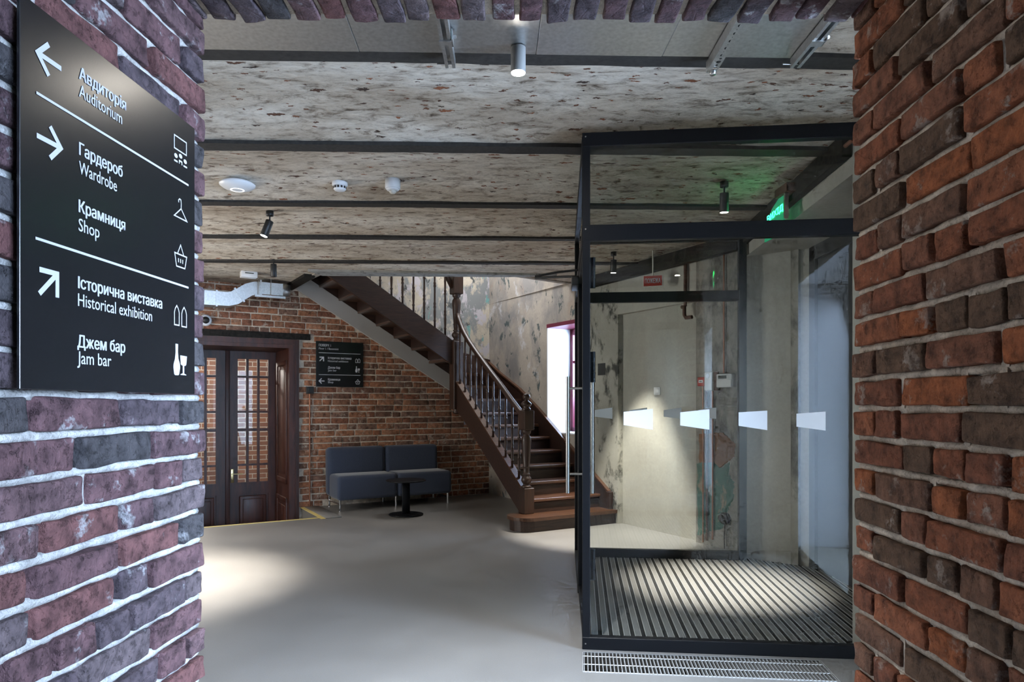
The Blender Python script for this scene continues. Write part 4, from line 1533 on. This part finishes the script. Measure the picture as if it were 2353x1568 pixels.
def arrow(parent, c, s, ang, w):
    """arrow pointing along ang, centre c, size s"""
    ca, sa = math.cos(ang), math.sin(ang)

    def P(x, y):
        return (c[0] + s * (x * ca - y * sa), c[1] + s * (x * sa + y * ca))
    mb = MB()
    stroke(mb, [P(-0.5, 0), P(0.42, 0)], w, z=0.0013)
    stroke(mb, [P(0.02, 0.46), P(0.46, 0), P(0.02, -0.46)], w)
    return mb.build('arrow', M['print'], parent)


def ic_screen(px):
    pass


# ---- big sign on the left pier
SX = Vector((0.0515, 0.9987, 0))
SN = Vector((0.9987, -0.0515, 0))
so_ = Vector((-0.90, 2.0, 0)) + SN * 0.038
# bottom left corner: meet ray x = 45
tmpF = frame(so_, SX, ZV, SN)
lx0 = on_plane(tmpF, 45, 893)
lx1 = on_plane(tmpF, 447, 906)
SO = tmpF @ Vector((lx0[0], 1.3285, 0))
SF1 = frame(SO, SX, ZV, SN)
SWID, SHEI = lx1[0] - lx0[0], 0.727
S1 = thing('direction_sign', 'large black direction sign with white lettering on the left brick pier', 'sign', SF1)
MB().rbox(0, SWID, 0, SHEI, -0.006, 0.0005, 0.0008, 1, smooth=False).build('panel', M['sign_black'], S1)
st = MB()
for xx in (0.06, SWID - 0.06):
    for yy in (0.06, SHEI - 0.06):
        st.cyl((xx, yy, -0.045), (xx, yy, -0.005), 0.008, 10)
st.build('standoff', M['black_plastic'], S1)


def L1(x, y):
    return on_plane(SF1, x, y)


CAPB = L1(180, 325)[1] - L1(180, 354)[1]
for body, p0, p1, bold in (('Авдиторія', (180, 180), (288, 253), True), ('Auditorium', (180, 221), (279, 286), False), ('Гардероб', (180, 355), (280, 406), True), ('Wardrobe', (180, 398), (267, 439), False),
                           ('Крамниця', (179, 487), (286, 529), True), ('Shop', (179, 530), (227, 546), False), ('I' + 'сторична виставка', (177.5, 662), (371, 709), True),
                           ('Historical exhibition', (177.5, 703), (348, 739), False), ('Джем бар', (176, 798), (286, 809), True), ('Jam bar', (176, 836), (254, 842), False)):
    # the pixel ends only fix the span; rows are level on the sign
    a = L1(*p0)
    e = L1(*p1)
    q = SF1 @ Vector((e[0], a[1], 0))
    ex = CX + FPX * q.x / q.y
    ey = CY - FPX * (q.z - CAMZ) / q.y
    lettering(S1, SF1, body, p0, (ex, ey), CAPB * (1.0 if bold else 1.06), bold)
for p0, p1 in (((82, 213), (432, 426)), ((80, 548), (432, 661))):
    a, b_ = L1(*p0), L1(*p1)
    m = MB()
    y = (a[1] + b_[1]) / 2
    stroke(m, [(a[0], y), (b_[0], y)], 0.0052)
    m.build('divider_line', M['print'], S1)
a, b_ = L1(83, 118), L1(139, 159)
arrow(S1, ((a[0] + b_[0]) / 2, (a[1] + b_[1]) / 2), (b_[0] - a[0]) * 1.02, math.pi, 0.0098)
a, b_ = L1(83.5, 311), L1(140, 341)
arrow(S1, ((a[0] + b_[0]) / 2, (a[1] + b_[1]) / 2), (b_[0] - a[0]) * 1.02, 0, 0.0098)
a, b_ = L1(89, 675), L1(132.7, 629)
m = MB()
tip = (b_[0], L1(128, 626)[1])
stroke(m, [a, (tip[0] - .004, tip[1] - .004)], 0.0102, z=0.0013)
dn = L1(129, 684)
stroke(m, [(a[0], tip[1] - 0.003), (tip[0] - 0.003, tip[1] - 0.003), (tip[0] - 0.003, dn[1])], 0.0102)
m.build('arrow', M['print'], S1)


def pz(x, y):        # pictogram zoom A (380,280) scale 80/348
    return L1(380 + x * 80 / 348, 280 + y * 360 / 1568)


def pz2(x, y):       # zoom B (380,620) scale 80/448
    return L1(380 + x * 80 / 448, 620 + y * 280 / 1568)


m = MB()
stroke(m, [pz(84, 128), pz(205, 212), pz(205, 338), pz(84, 258)], 0.0036, True)
for q in ((100, 338), (147, 345), (193, 400)):
    disc(m, pz(*q), 0.0082, 0.0058)
stroke(m, [pz(82, 380), pz(118, 402)], 0.0045)
stroke(m, [pz(134, 418), pz(134, 388), pz(160, 405), pz(160, 436)], 0.0042)
stroke(m, [pz(175, 440), pz(212, 462)], 0.0045)
icon(S1, m)
m = MB()
stroke(m, [pz(128, 806), pz(126, 785), pz(137, 772), pz(150, 784), pz(153, 810), pz(153, 868)], 0.0034)
stroke(m, [pz(152, 872), pz(210, 1000), pz(84, 935)], 0.0036, True)
icon(S1, m)
m = MB()
stroke(m, [pz(88, 1308), pz(208, 1358), pz(190, 1472), pz(106, 1443)], 0.0036, True)
stroke(m, [pz(118, 1314), pz(147, 1235), pz(178, 1342)], 0.0032)
for xx in (126, 147, 168):
    stroke(m, [pz(xx, 1366 + (xx - 126) * 0.4), pz(xx, 1406 + (xx - 126) * 0.4)], 0.0038)
icon(S1, m)
for dx, dy in ((0, 0), (94, 24)):
    m = MB()
    stroke(m, [pz2(110 + dx, 706 + dy), pz2(110 + dx, 545 + dy), pz2(120 + dx, 498 + dy), pz2(140 + dx, 462 + dy), pz2(160 + dx, 506 + dy), pz2(171 + dx, 556 + dy), pz2(171 + dx, 718 + dy)], 0.0034, True)
    icon(S1, m)
m = MB()
fill(m, [pz2(*q) for q in ((123, 952), (157, 958), (155, 1060), (162, 1150), (180, 1215), (183, 1265), (170, 1350), (158, 1360), (120, 1358), (107, 1345), (96, 1260), (98, 1215), (115, 1150), (124, 1060))])
icon(S1, m)
m = MB()
fill(m, [pz2(*q) for q in ((184, 1102), (271, 1118), (262, 1225), (250, 1240), (236, 1240), (236, 1338), (262, 1354), (262, 1362), (188, 1354), (188, 1346), (216, 1334), (216, 1236), (200, 1228), (190, 1215))])
icon(S1, m)

# ---- smaller sign on the brick wall
bl = on_plane(BF, 725.5, 889)
tr_ = on_plane(BF, 834, 789)
SF2 = frame(BF @ Vector((bl[0], bl[1], 0.012)), B1, ZV, -B2)
S2 = thing('direction_sign', 'square black floor directory sign on the far brick wall', 'sign', SF2)
W2_, H2_ = tr_[0] - bl[0], tr_[1] - bl[1]
MB().rbox(0, W2_, 0, H2_, -0.012, 0.0005, 0.001, 1, smooth=False).build('panel', M['sign_black'], S2)


def z8(x, y):        # zoom (710,770) scale 140/1568 -> normalised to the panel
    return ((x - 172) / (1385 - 172) * W2_, (1335 - y + (x - 172) * 0.017) / (1335 - 165 + (x - 172) * -0.027) * H2_)


for body, p0, x1, capz, bold in (('ПОВЕРХ 1', (242, 300), 545, 62, True), ('Floor 1 / Basement', (242, 380), 740, 54, False), ('I' + 'сторична виставка', (470, 625), 1072, 62, True), ('Historical exhibition', (470, 702), 990, 54, False),
                                 ('Джем бар', (470, 872), 782, 60, True), ('Jam bar', (470, 942), 690, 54, False), ('Крамниця', (470, 1178), 782, 60, True), ('Shop', (470, 1245), 608, 54, False)):
    a = z8(*p0)
    me = text_mesh(body, bold)
    xs = [v.co.x for v in me.vertices]
    wl = (x1 - p0[0]) / (1385 - 172) * W2_
    cap = capz / 1170 * H2_
    for v in me.vertices:
        v.co = Vector((a[0] + (v.co.x - min(xs)) * wl / (max(xs) - min(xs)), a[1] + v.co.y * cap / 0.729, 0.0016 + v.co.z))
    me.materials.clear()
    me.materials.append(M['print'])
    o = bpy.data.objects.new('lettering', me)
    COL.objects.link(o)
    o.parent = S2
u = W2_ / 1213
for y0 in (465, 1025):
    m = MB()
    a = z8(242, y0)
    stroke(m, [a, (z8(1312, y0)[0], a[1])], 13 * u)
    m.build('divider_line', M['print'], S2)
m = MB()
stroke(m, [z8(262, 678), z8(358, 582)], 26 * u, z=0.0013)
stroke(m, [z8(258, 580), z8(360, 580), z8(360, 686)], 26 * u)
m.build('arrow', M['print'], S2)
arrow(S2, z8(314, 1190), 138 * u, math.pi, 24 * u)
for dx in (0, 68):
    m = MB()
    stroke(m, [z8(1180 + dx, 722), z8(1180 + dx, 650), z8(1204 + dx, 622), z8(1229 + dx, 650), z8(1229 + dx, 722)], 12 * u, True)
    icon(S2, m)
m = MB()
fill(m, [z8(*q) for q in ((1192, 815), (1214, 815), (1214, 860), (1236, 930), (1222, 975), (1184, 975), (1170, 930), (1192, 860))])
icon(S2, m)
m = MB()
fill(m, [z8(*q) for q in ((1236, 872), (1298, 872), (1292, 915), (1274, 930), (1274, 962), (1288, 975), (1244, 975), (1258, 962), (1258, 930), (1242, 915))])
icon(S2, m)
m = MB()
stroke(m, [z8(1175, 1208), z8(1298, 1208), z8(1276, 1272), z8(1196, 1272)], 12 * u, True)
stroke(m, [z8(1200, 1206), z8(1238, 1155), z8(1276, 1206)], 11 * u)
for xx in (1216, 1236, 1256):
    stroke(m, [z8(xx, 1228), z8(xx, 1248)], 10 * u)
icon(S2, m)

# ================================================================== SERVICES
# galvanised duct along the near beam
DU = thing('air_duct', 'flat galvanised steel air duct under the ceiling at the top', 'duct', Matrix.Translation((0, 2.785, 0)) @ Matrix.Rotation(SL, 4, 'Z') @ Matrix.Translation((0, -2.785, 0)))
xs_ = [-2.2, -1.9, -1.28, -0.62, 0.1, 0.62, 1.20]
for i in range(len(xs_) - 1):
    MB().rbox(xs_[i], xs_[i + 1] - 0.0015, 2.12, 2.80, 2.7365 + 0.0012 * (i % 2), 2.7495, 0.002, 1, smooth=False).build('duct_section', M['galv'], DU)


def strut(x, label, y1=2.835):
    s = thing('strut_channel', label, 'bracket', Matrix.Translation((x, 0, 0)), 'duct hangers')
    b_ = MB()
    b_.box(-0.021, -0.018, 2.05, y1, 2.700, 2.728)
    b_.box(0.018, 0.021, 2.05, y1, 2.700, 2.728)
    b_.box(-0.021, 0.021, 2.05, y1, 2.728, 2.7345)
    b_.box(-0.021, -0.008, 2.05, y1, 2.697, 2.700)
    b_.box(0.008, 0.021, 2.05, y1, 2.697, 2.700)
    b_.build('channel', M['galv'], s)
    b_ = MB()
    b_.box(-0.026, 0.026, 2.615, 2.655, 2.691, 2.696)
    b_.box(0.024, 0.028, 2.60, 2.655, 2.691, 2.733)
    b_.cyl((0.034, 2.61, 2.705), (0.034, 2.64, 2.722), 0.007, 10)
    b_.build('clamp', M['galv'], s)
    b_ = MB()
    b_.cyl((-0.055, y1 - 0.01, 2.709), (0.01, y1 - 0.01, 2.709), 0.0035, 8)
    b_.build('bolt', M['steel'], s)


strut(-0.255, 'grey channel bracket under the duct, left of the round downlight')
strut(1.175, 'grey channel bracket at the right end of the duct')
# perforated strap
pf = thing('perforated_strap', 'perforated galvanised strap crossing under the duct', 'bracket', Matrix.Translation((0.835, 0, 0)), 'duct hangers')
Lp = [Vector((-0.02, 2.05, 0)), Vector((0.02, 2.05, 0)), Vector((0.02, 2.86, 0)), Vector((-0.02, 2.86, 0))]
holes = []
yy, big = 2.08, True
while yy < 2.83:
    r = 0.0095 if big else 0.0055
    holes.append([Vector((0.003 + r * math.cos(2 * math.pi * k / 12), yy + r * 1.15 * math.sin(2 * math.pi * k / 12), 0)) for k in range(12)])
    yy += 0.0265
    big = not big
tes = [list(t) for t in tessellate_polygon([Lp] + holes)]
allp = Lp + [p for h in holes for p in h]
b_ = MB()
b_.add([p + ZV * 2.690 for p in allp], tes)
b_.build('strap', M['galv'], pf)
b_ = MB()
b_.box(-0.0225, -0.0195, 2.05, 2.86, 2.690, 2.734)
b_.build('flange', M['galv'], pf)
b_ = MB()
b_.lathe([(0.012, 2.674), (0.014, 2.680), (0.014, 2.690), (0.008, 2.692)], 12, M=T(0.002, 2.845, 0))
b_.build('bolt', M['steel'], pf)
b_ = MB()
b_.box(-0.02, 0.02, 2.05, 2.86, 2.724, 2.7345)
b_.build('shade_strip', M['black_frame'], pf)  # black strip added over the holes, standing in for shade


def lens_ring(mb, r, z, M_=None):
    mb.lathe([(r, z), (r * 0.99, z - 0.001)], 20, M=M_)


# round downlight
DLT = thing('downlight', 'lit round surface downlight under the duct', 'lamp', Matrix.Translation((0.025, 2.745, 0)))
MB().lathe([(0.029, 2.736), (0.030, 2.734), (0.030, 2.636), (0.0285, 2.634)], 24).build('body', plain('lamp_grey', (0.30, 0.30, 0.29), 0.5), DLT)
MB().lathe([(0.0275, 2.634), (0.0270, 2.6325)], 24).build('lens', emis('downlight_lens', (1.0, 0.93, 0.82), 420), DLT)
light('downlight_beam', 'SPOT', (0.025, 2.745, 2.625), 260, (0.93, 0.96, 1.0), (0.025, 2.745, 0), spot_size=R(84), spot_blend=1.0, shadow_soft_size=0.03)


def spot(x, y, label, target, lens, energy, size=55, blend=0.6, L=0.125, ztop=CEIL + 0.05, rad=0.03):
    s = thing('ceiling_spotlight', label, 'lamp', Matrix.Translation((x, y, 0)), 'black ceiling spotlights')
    MB().lathe([(0.028, ztop), (0.028, ztop - 0.034), (0.026, ztop - 0.036)], 20).build('canopy', M['black_plastic'], s)
    MB().cyl((0, 0, ztop - 0.034), (0, 0, ztop - 0.085), 0.006, 10).build('stem', M['black_plastic'], s)
    d = (Vector(target) - Vector((x, y, ztop - 0.08))).normalized()
    q = d.to_track_quat('-Z', 'Y').to_matrix().to_4x4()
    MM = Matrix.Translation((0, 0, ztop - 0.075)) @ q
    MB().lathe([(rad * 0.96, 0.0), (rad, -0.003), (rad, -L), (rad * 0.94, -L - 0.002)], 24, M=MM).build('body', M['black_plastic'], s)
    MB().lathe([(rad * 0.90, -L - 0.001), (rad * 0.85, -L - 0.004)], 20, M=MM).build('lens', M[lens], s)
    if energy:
        p = Vector((x, y, 0)) + MM @ Vector((0, 0, -L - 0.02))
        light('spot_beam', 'SPOT', p, energy, WARM, target, spot_size=R(size), spot_blend=blend, shadow_soft_size=0.025)
    return s


spot(-1.88, 5.30, 'lit black ceiling spotlight tilted left, beside the brick pier', (-2.80, 4.95, 0), 'lamp_on', 850, 60, 1.0)
spot(-2.42, 6.93, 'unlit black ceiling spotlight above the metal ventilation duct', (-2.40, 6.95, 0), 'black_plastic', 0)
spot(1.43, 4.60, 'lit black ceiling spotlight inside the glass vestibule', (1.50, 4.90, 0), 'lamp_on', 820, 36, 1.0)
spot(1.0, 6.72, 'black ceiling spotlight in front of the beige plaster niche', (0.98, 6.95, 0), 'lamp_dim', 430, 49, 0.5)

# ceiling devices
AP = thing('wireless_access_point', 'white round disc on the ceiling near the left pier', 'device', Matrix.Translation((-1.85, 4.60, 0)))
MB().lathe([(0.06, 2.81), (0.10, 2.795), (0.116, 2.783), (0.114, 2.775), (0.09, 2.758), (0.05, 2.746), (0.01, 2.742)], 40).build('body', M['white_plastic'], AP)
MB().lathe([(0.048, 2.7475), (0.044, 2.7445)], 32).build('ring_light', M['led'], AP)
SD = thing('smoke_detector', 'white slotted smoke detector on the ceiling between disc and sensor', 'detector', Matrix.Translation((-1.165, 4.62, 0)))
MB().lathe([(0.052, 2.815), (0.052, 2.785), (0.048, 2.778)], 28).build('base', M['white_plastic'], SD)
MB().lathe([(0.043, 2.78), (0.042, 2.756), (0.034, 2.748), (0.024, 2.745)], 28).build('cap', M['white_plastic'], SD)
sl = MB()
for k in range(12):
    t = 2 * math.pi * k / 12
    sl.box(-0.007, 0.007, -0.0435, -0.040, 2.759, 2.774, M=Matrix.Rotation(t, 4, 'Z'))
sl.build('slot', M['black_plastic'], SD)
MS = thing('motion_sensor', 'white cylindrical motion sensor on the ceiling right of the smoke detector', 'sensor', Matrix.Translation((-0.80, 4.58, 0)))
MB().lathe([(0.051, 2.815), (0.051, 2.752), (0.049, 2.748)], 28).build('housing', M['white_plastic'], MS)
MB().lathe([(0.047, 2.749), (0.040, 2.738), (0.028, 2.734)], 28).build('collar', M['white_plastic'], MS)
MB().lathe([(0.026, 2.735), (0.024, 2.725), (0.015, 2.716), (0.004, 2.713)], 24).build('lens', M['cream_plastic'], MS)
EL = thing('emergency_light', 'flat white emergency light box above the metal duct elbow', 'lamp', Matrix.Translation((-2.90, 7.52, 0)) @ Matrix.Rotation(TH, 4, 'Z'))
MB().rbox(-0.085, 0.085, -0.05, 0.05, 2.695, 2.762, 0.006, 2).build('body', M['white_plastic'], EL)
MB().box(-0.045, 0.045, -0.0515, -0.0495, 2.735, 2.745).build('label_strip', M['lcd'], EL)

# ventilation duct before the brick wall
VD = thing('ventilation_duct', 'bent galvanised ventilation duct high on the far brick wall', 'duct', KF)


def duct_run(name, pts, hw, hh, r=None):
    b_ = MB()
    prof = [(-hw, -hh), (hw, -hh), (hw, hh), (-hw, hh)]
    b_.sweep(pts, prof, (0, 1, 0))
    return b_.build(name, M['galv'], VD)


duct_run('duct_section', [(4.6, 0.40, 2.49), (3.72, 0.40, 2.49)], 0.11, 0.080)
duct_run('elbow', [(3.72, 0.40, 2.49), (3.62, 0.40, 2.49), (3.55, 0.40, 2.51), (3.50, 0.40, 2.545)], 0.105, 0.078)
duct_run('elbow', [(3.50, 0.40, 2.545), (3.40, 0.40, 2.615), (3.33, 0.40, 2.638), (3.26, 0.40, 2.645)], 0.105, 0.074)
duct_run('duct_section', [(3.26, 0.40, 2.645), (3.02, 0.40, 2.645)], 0.105, 0.07)
tr = MB()
tr.lathe([(0.105, 2.575), (0.105, 2.715)], 24, M=T(3.02, 0.40, 0))
tr.build('round_end', M['galv'], VD)
for (p, z, a) in ((3.74, 2.49, 0), (3.50, 2.545, 0.62), (3.27, 2.645, 0)):
    fl = MB()
    fl.box(-0.010, 0.010, 0.28, 0.52, -0.092, 0.092, M=Matrix.Translation((p, 0, z)) @ Matrix.Rotation(a, 4, 'Y'))
    fl.build('flange', M['galv'], VD)
for p in (3.30, 3.16):
    MB().cyl((p, 0.53, 2.54), (p, 0.53, 2.755), 0.0035, 8).build('hanger_rod', M['steel'], VD)
MB().box(3.0, 3.34, 0.51, 0.55, 2.535, 2.56).build('support_rail', M['galv'], VD)

CC = thing('security_camera', 'white round dome camera on the brick wall beside the left pier', 'camera', frame(kp(3.80, 0.0, 2.29), -B1, ZV, -B2))
MB().lathe([(0.068, 0.0), (0.068, 0.03), (0.055, 0.045), (0.043, 0.047)], 28).build('housing', M['white_plastic'], CC)
MB().lathe([(0.042, 0.046), (0.038, 0.06), (0.025, 0.072), (0.005, 0.076)], 24).build('lens', M['black_plastic'], CC)

# switch box and copper conduit on the brick wall
pc = on_plane(BF, 711, 897)
JB = thing('switch_box', 'black surface switch box on the brick wall left of the sofa', 'switch', frame(BF @ Vector((pc[0], pc[1], 0)), B1, ZV, -B2))
MB().rbox(-0.045, 0.045, -0.045, 0.045, -0.002, 0.045, 0.004, 1, smooth=False).build('box', M['black_plastic'], JB)
MB().rbox(-0.026, 0.032, -0.03, 0.03, 0.044, 0.050, 0.002, 1, smooth=False).build('rocker', M['grey_box'], JB)
b_ = MB()
b_.cyl((pc[0], 0.0, 0.016), (pc[0], pc[1] - 0.045, 0.016), 0.009, 12)
for zz in (0.42, 0.86):
    b_.lathe([(0.013, -0.01), (0.013, 0.01)], 12, M=Matrix.Translation((pc[0], zz, 0.016)) @ Matrix.Rotation(R(90), 4, 'X'))
o = b_.build('copper_conduit', M['copper'], label='copper conduit running down the brick wall to the floor', cat='pipe')
o.matrix_world = BF

# exit sign in the vestibule
EX = frame((1.795, 4.48, 2.44), Vector((-0.05, 0.9987, 0)) * -1, ZV, Vector((-0.9987, -0.05, 0)))
EXT = thing('exit_sign', 'glowing green acrylic exit sign high at the right in the vestibule', 'sign', EX)
sh = [(-0.32, 0.0), (-0.14, 0.0), (0.0, 0.09), (0.0, 0.24), (-0.10, 0.24), (-0.20, 0.20), (-0.32, 0.08)]
MB().prism(sh, -0.004, 0.004).build('panel', M['exit_body'], EXT)
MB().box(-0.002, 0.018, 0.08, 0.25, -0.012, 0.012).build('edge_holder', M['steel'], EXT)
for sgn in (1,):
    me = text_mesh('ВИХІД', True)
    xs = [v.co.x for v in me.vertices]
    for v in me.vertices:
        v.co = Vector((-0.275 + (v.co.x - min(xs)) * 0.25 / (max(xs) - min(xs)), 0.125 + (v.co.x - min(xs)) / (max(xs) - min(xs)) * 0.02 + v.co.y * 0.06, 0.0055 + v.co.z))
    me.materials.clear()
    me.materials.append(M['exit_on'])
    o = bpy.data.objects.new('lettering', me)
    COL.objects.link(o)
    o.parent = EXT
m = MB()
stroke(m, [(-0.245, 0.10), (-0.245, 0.03)], 0.022, z=0.0055)
stroke(m, [(-0.27, 0.055), (-0.245, 0.025), (-0.22, 0.055)], 0.018, z=0.0055)
fill(m, [(-0.17, 0.03), (-0.14, 0.09), (-0.10, 0.095), (-0.03, 0.07), (-0.05, 0.03), (-0.10, 0.055)], z=0.0055)
m.build('arrow', M['exit_on'], EXT)
b_ = MB()
b_.box(-0.12, 0.06, 0.245, 0.30, -0.09, 0.02)
b_.build('bracket', M['rust'], EXT)
b_ = MB()
b_.tube([(1.80, 3.60, 2.70), (1.83, 4.0, 2.71), (1.86, 4.20, 2.71)], 0.012, 10)
b_.build('copper_conduit', M['copper'], label='copper conduit along the timber above the exit sign', cat='pipe')

# fire sign behind the back glass
fs0 = on_plane(WF, 1478, 660)
FSM = frame(Vector((1.405, 6.62, 0)), Vector((0.96, -0.28, 0)), ZV, Vector((-0.28, -0.96, 0)))


def fpx(x, y):
    return on_plane(FSM, x, y)


a, b_ = fpx(1479, 659), fpx(1521, 632)
FS = thing('fire_sign', 'small red hanging fire alarm sign with white lettering', 'sign', FSM)
w0, w1, h0_, h1_ = a[0], b_[0], a[1] + 0.004, b_[1] - 0.004
MB().rbox(w0 - 0.006, w1 + 0.012, h0_ - 0.006, h1_ + 0.006, -0.03, -0.002, 0.003, 1, smooth=False).build('housing', M['cream_plastic'], FS)
MB().box(w0, w1, h0_, h1_, -0.003, 0.0).build('face', M['red_plastic'], FS)
me = text_mesh('ПОЖЕЖА', True)
xs = [v.co.x for v in me.vertices]
for v in me.vertices:
    v.co = Vector((w0 + (w1 - w0) * (0.07 + 0.86 * (v.co.x - min(xs)) / (max(xs) - min(xs))), h0_ + (h1_ - h0_) * (0.27 + 0.48 * v.co.y / 0.729), 0.0012 + v.co.z))
me.materials.clear()
me.materials.append(M['print'])
o = bpy.data.objects.new('lettering', me)
COL.objects.link(o)
o.parent = FS
xm = (w0 + w1) / 2
MB().cyl((xm, h1_, -0.015), (xm, CEIL + 0.05, -0.015), 0.007, 10).build('hanger_rod', M['cream_plastic'], FS)

# boxes and pipes on the stair wall end
def wall_thing(name, label, cat, x0, y0, x1, y1, group=None):
    a_, c_ = on_plane(WF, x0, y1), on_plane(WF, x1, y0)
    t_ = thing(name, label, cat, WF @ Matrix.Translation(((a_[0] + c_[0]) / 2, (a_[1] + c_[1]) / 2, 0)), group)
    return t_, abs(c_[0] - a_[0]) / 2, abs(c_[1] - a_[1]) / 2


t_, w_, h_ = wall_thing('fire_call_point', 'red manual fire call point on the grimy plaster', 'alarm', 1610, 867, 1626, 888)
MB().rbox(-w_, w_, -h_, h_, 0, 0.045, 0.004, 1).build('body', M['red_plastic'], t_)
MB().box(-w_ * .55, w_ * .6, -h_ * .25, h_ * .35, 0.044, 0.047).build('push_plate', M['white_plastic'], t_)
MB().box(-w_ * .35, w_ * .4, -h_ * .08, h_ * .08, 0.047, 0.048).build('mark', M['black_plastic'], t_)
t_, w_, h_ = wall_thing('intercom_handset', 'cream intercom handset hung between call point and control box', 'intercom', 1627, 855, 1645, 898)
MB().rbox(-w_, w_, -h_, h_, 0, 0.055, 0.014, 3).build('handset', M['cream_plastic'], t_)
MB().rbox(w_ + 0.002, w_ + 0.04, -h_, h_ * 1.02, 0, 0.03, 0.004, 1).build('cradle', M['rust'], t_)
MB().lathe([(w_ * .5, 0.054), (w_ * .45, 0.058)], 18, M=Matrix.Translation((0, h_ * .55, 0))).build('earpiece', M['white_plastic'], t_)
t_, w_, h_ = wall_thing('control_panel', 'white alarm control box with a small dark display', 'panel', 1655, 859, 1690, 891)
MB().rbox(-w_, w_, -h_, h_, 0, 0.05, 0.004, 1).build('body', M['white_plastic'], t_)
MB().box(-w_ * .75, w_ * .35, h_ * .28, h_ * .78, 0.049, 0.052).build('display', M['lcd'], t_)
MB().box(-w_ * .95, w_ * .95, -h_ * .9, h_ * .05, 0.049, 0.053).build('flap', M['white_plastic'], t_)
t_, w_, h_ = wall_thing('junction_box', 'pale grey junction box on the pipes below the call point', 'box', 1622, 937, 1646, 963)
MB().rbox(-w_, w_, -h_, h_, 0, 0.04, 0.004, 1).build('body', plain('grey_plastic', (0.22, 0.22, 0.21), 0.5), t_)
MB().rbox(-w_ * .85, w_ * .85, -h_ * .85, h_ * .85, 0.039, 0.043, 0.002, 1).build('lid', plain('grey_lid', (0.25, 0.25, 0.24), 0.5), t_)
t_, w_, h_ = wall_thing('power_socket', 'round black power socket with a hanging cable near the floor', 'socket', 1657, 1181, 1680, 1201)
MB().lathe([(w_ * .9, 0), (w_ * .9, 0.035), (w_ * .75, 0.042)], 24).build('body', M['black_plastic'], t_)
MB().lathe([(w_ * .5, 0.041), (w_ * .5, 0.06), (w_ * .35, 0.064)], 20, M=Matrix.Translation((-0.012, 0.004, 0))).build('plug', M['black_plastic'], t_)
zs0 = t_.matrix_world.translation.z
MB().tube([(0, -h_, 0.02), (0.004, -h_ - 0.06, 0.022), (-0.003, -0.14, 0.02), (0.0, -zs0 + 0.005, 0.02)], 0.005, 8).build('cable', M['black_plastic'], t_)
t_, w_, h_ = wall_thing('light_switch', 'small white light switch on the beige niche wall', 'switch', 1493, 890, 1507, 908)
t_.matrix_world = t_.matrix_world @ Matrix.Translation((0, 0, -0.065))
MB().rbox(-w_, w_, -h_, h_, 0, 0.012, 0.002, 1).build('plate', M['white_plastic'], t_)
MB().rbox(-w_ * .6, w_ * .6, -h_ * .7, h_ * .7, 0.011, 0.016, 0.002, 1).build('rocker', M['white_plastic'], t_)


def wall_pipe(x, y0, y1, r, mat, label, off=0.02):
    a_, c_ = on_plane(WF, x, y0), on_plane(WF, x, y1)
    q = (a_[0] + c_[0]) / 2
    b_ = MB()
    b_.cyl((q, max(0.0, c_[1]), off), (q, a_[1], off), r, 10)
    o = b_.build('wall_pipe', M[mat], label=label, cat='pipe', group='pipes on the stair wall')
    o.matrix_world = WF


wall_pipe(1667, 560, 858, 0.008, 'copper', 'thin copper pipe dropping to the white control box')
wall_pipe(1619, 889, 1246, 0.007, 'copper', 'copper pipe below the red call point')
wall_pipe(1628, 900, 1242, 0.011, 'rust', 'dark iron pipe between the two copper pipes')
wall_pipe(1641, 899, 1240, 0.008, 'copper', 'copper pipe below the intercom handset')
wall_pipe(1580, 590, 705, 0.016, 'rust', 'thick rusty pipe coming down from the ceiling', 0.03)
q_ = on_plane(WF, 1583, 712)
b_ = MB()
b_.tube([(q_[0] - 0.06, q_[1] + 0.03, 0.03), (q_[0] - 0.02, q_[1] + 0.03, 0.04), (q_[0] - 0.02, q_[1] - 0.05, 0.04), (q_[0], q_[1] - 0.08, 0.04), (q_[0] + 0.07, q_[1] - 0.08, 0.03)], 0.018, 12)
o = b_.build('pipe_elbow', M['rust'], label='rusty bent pipe stub on the plaster under the black rail', cat='pipe')
o.matrix_world = WF
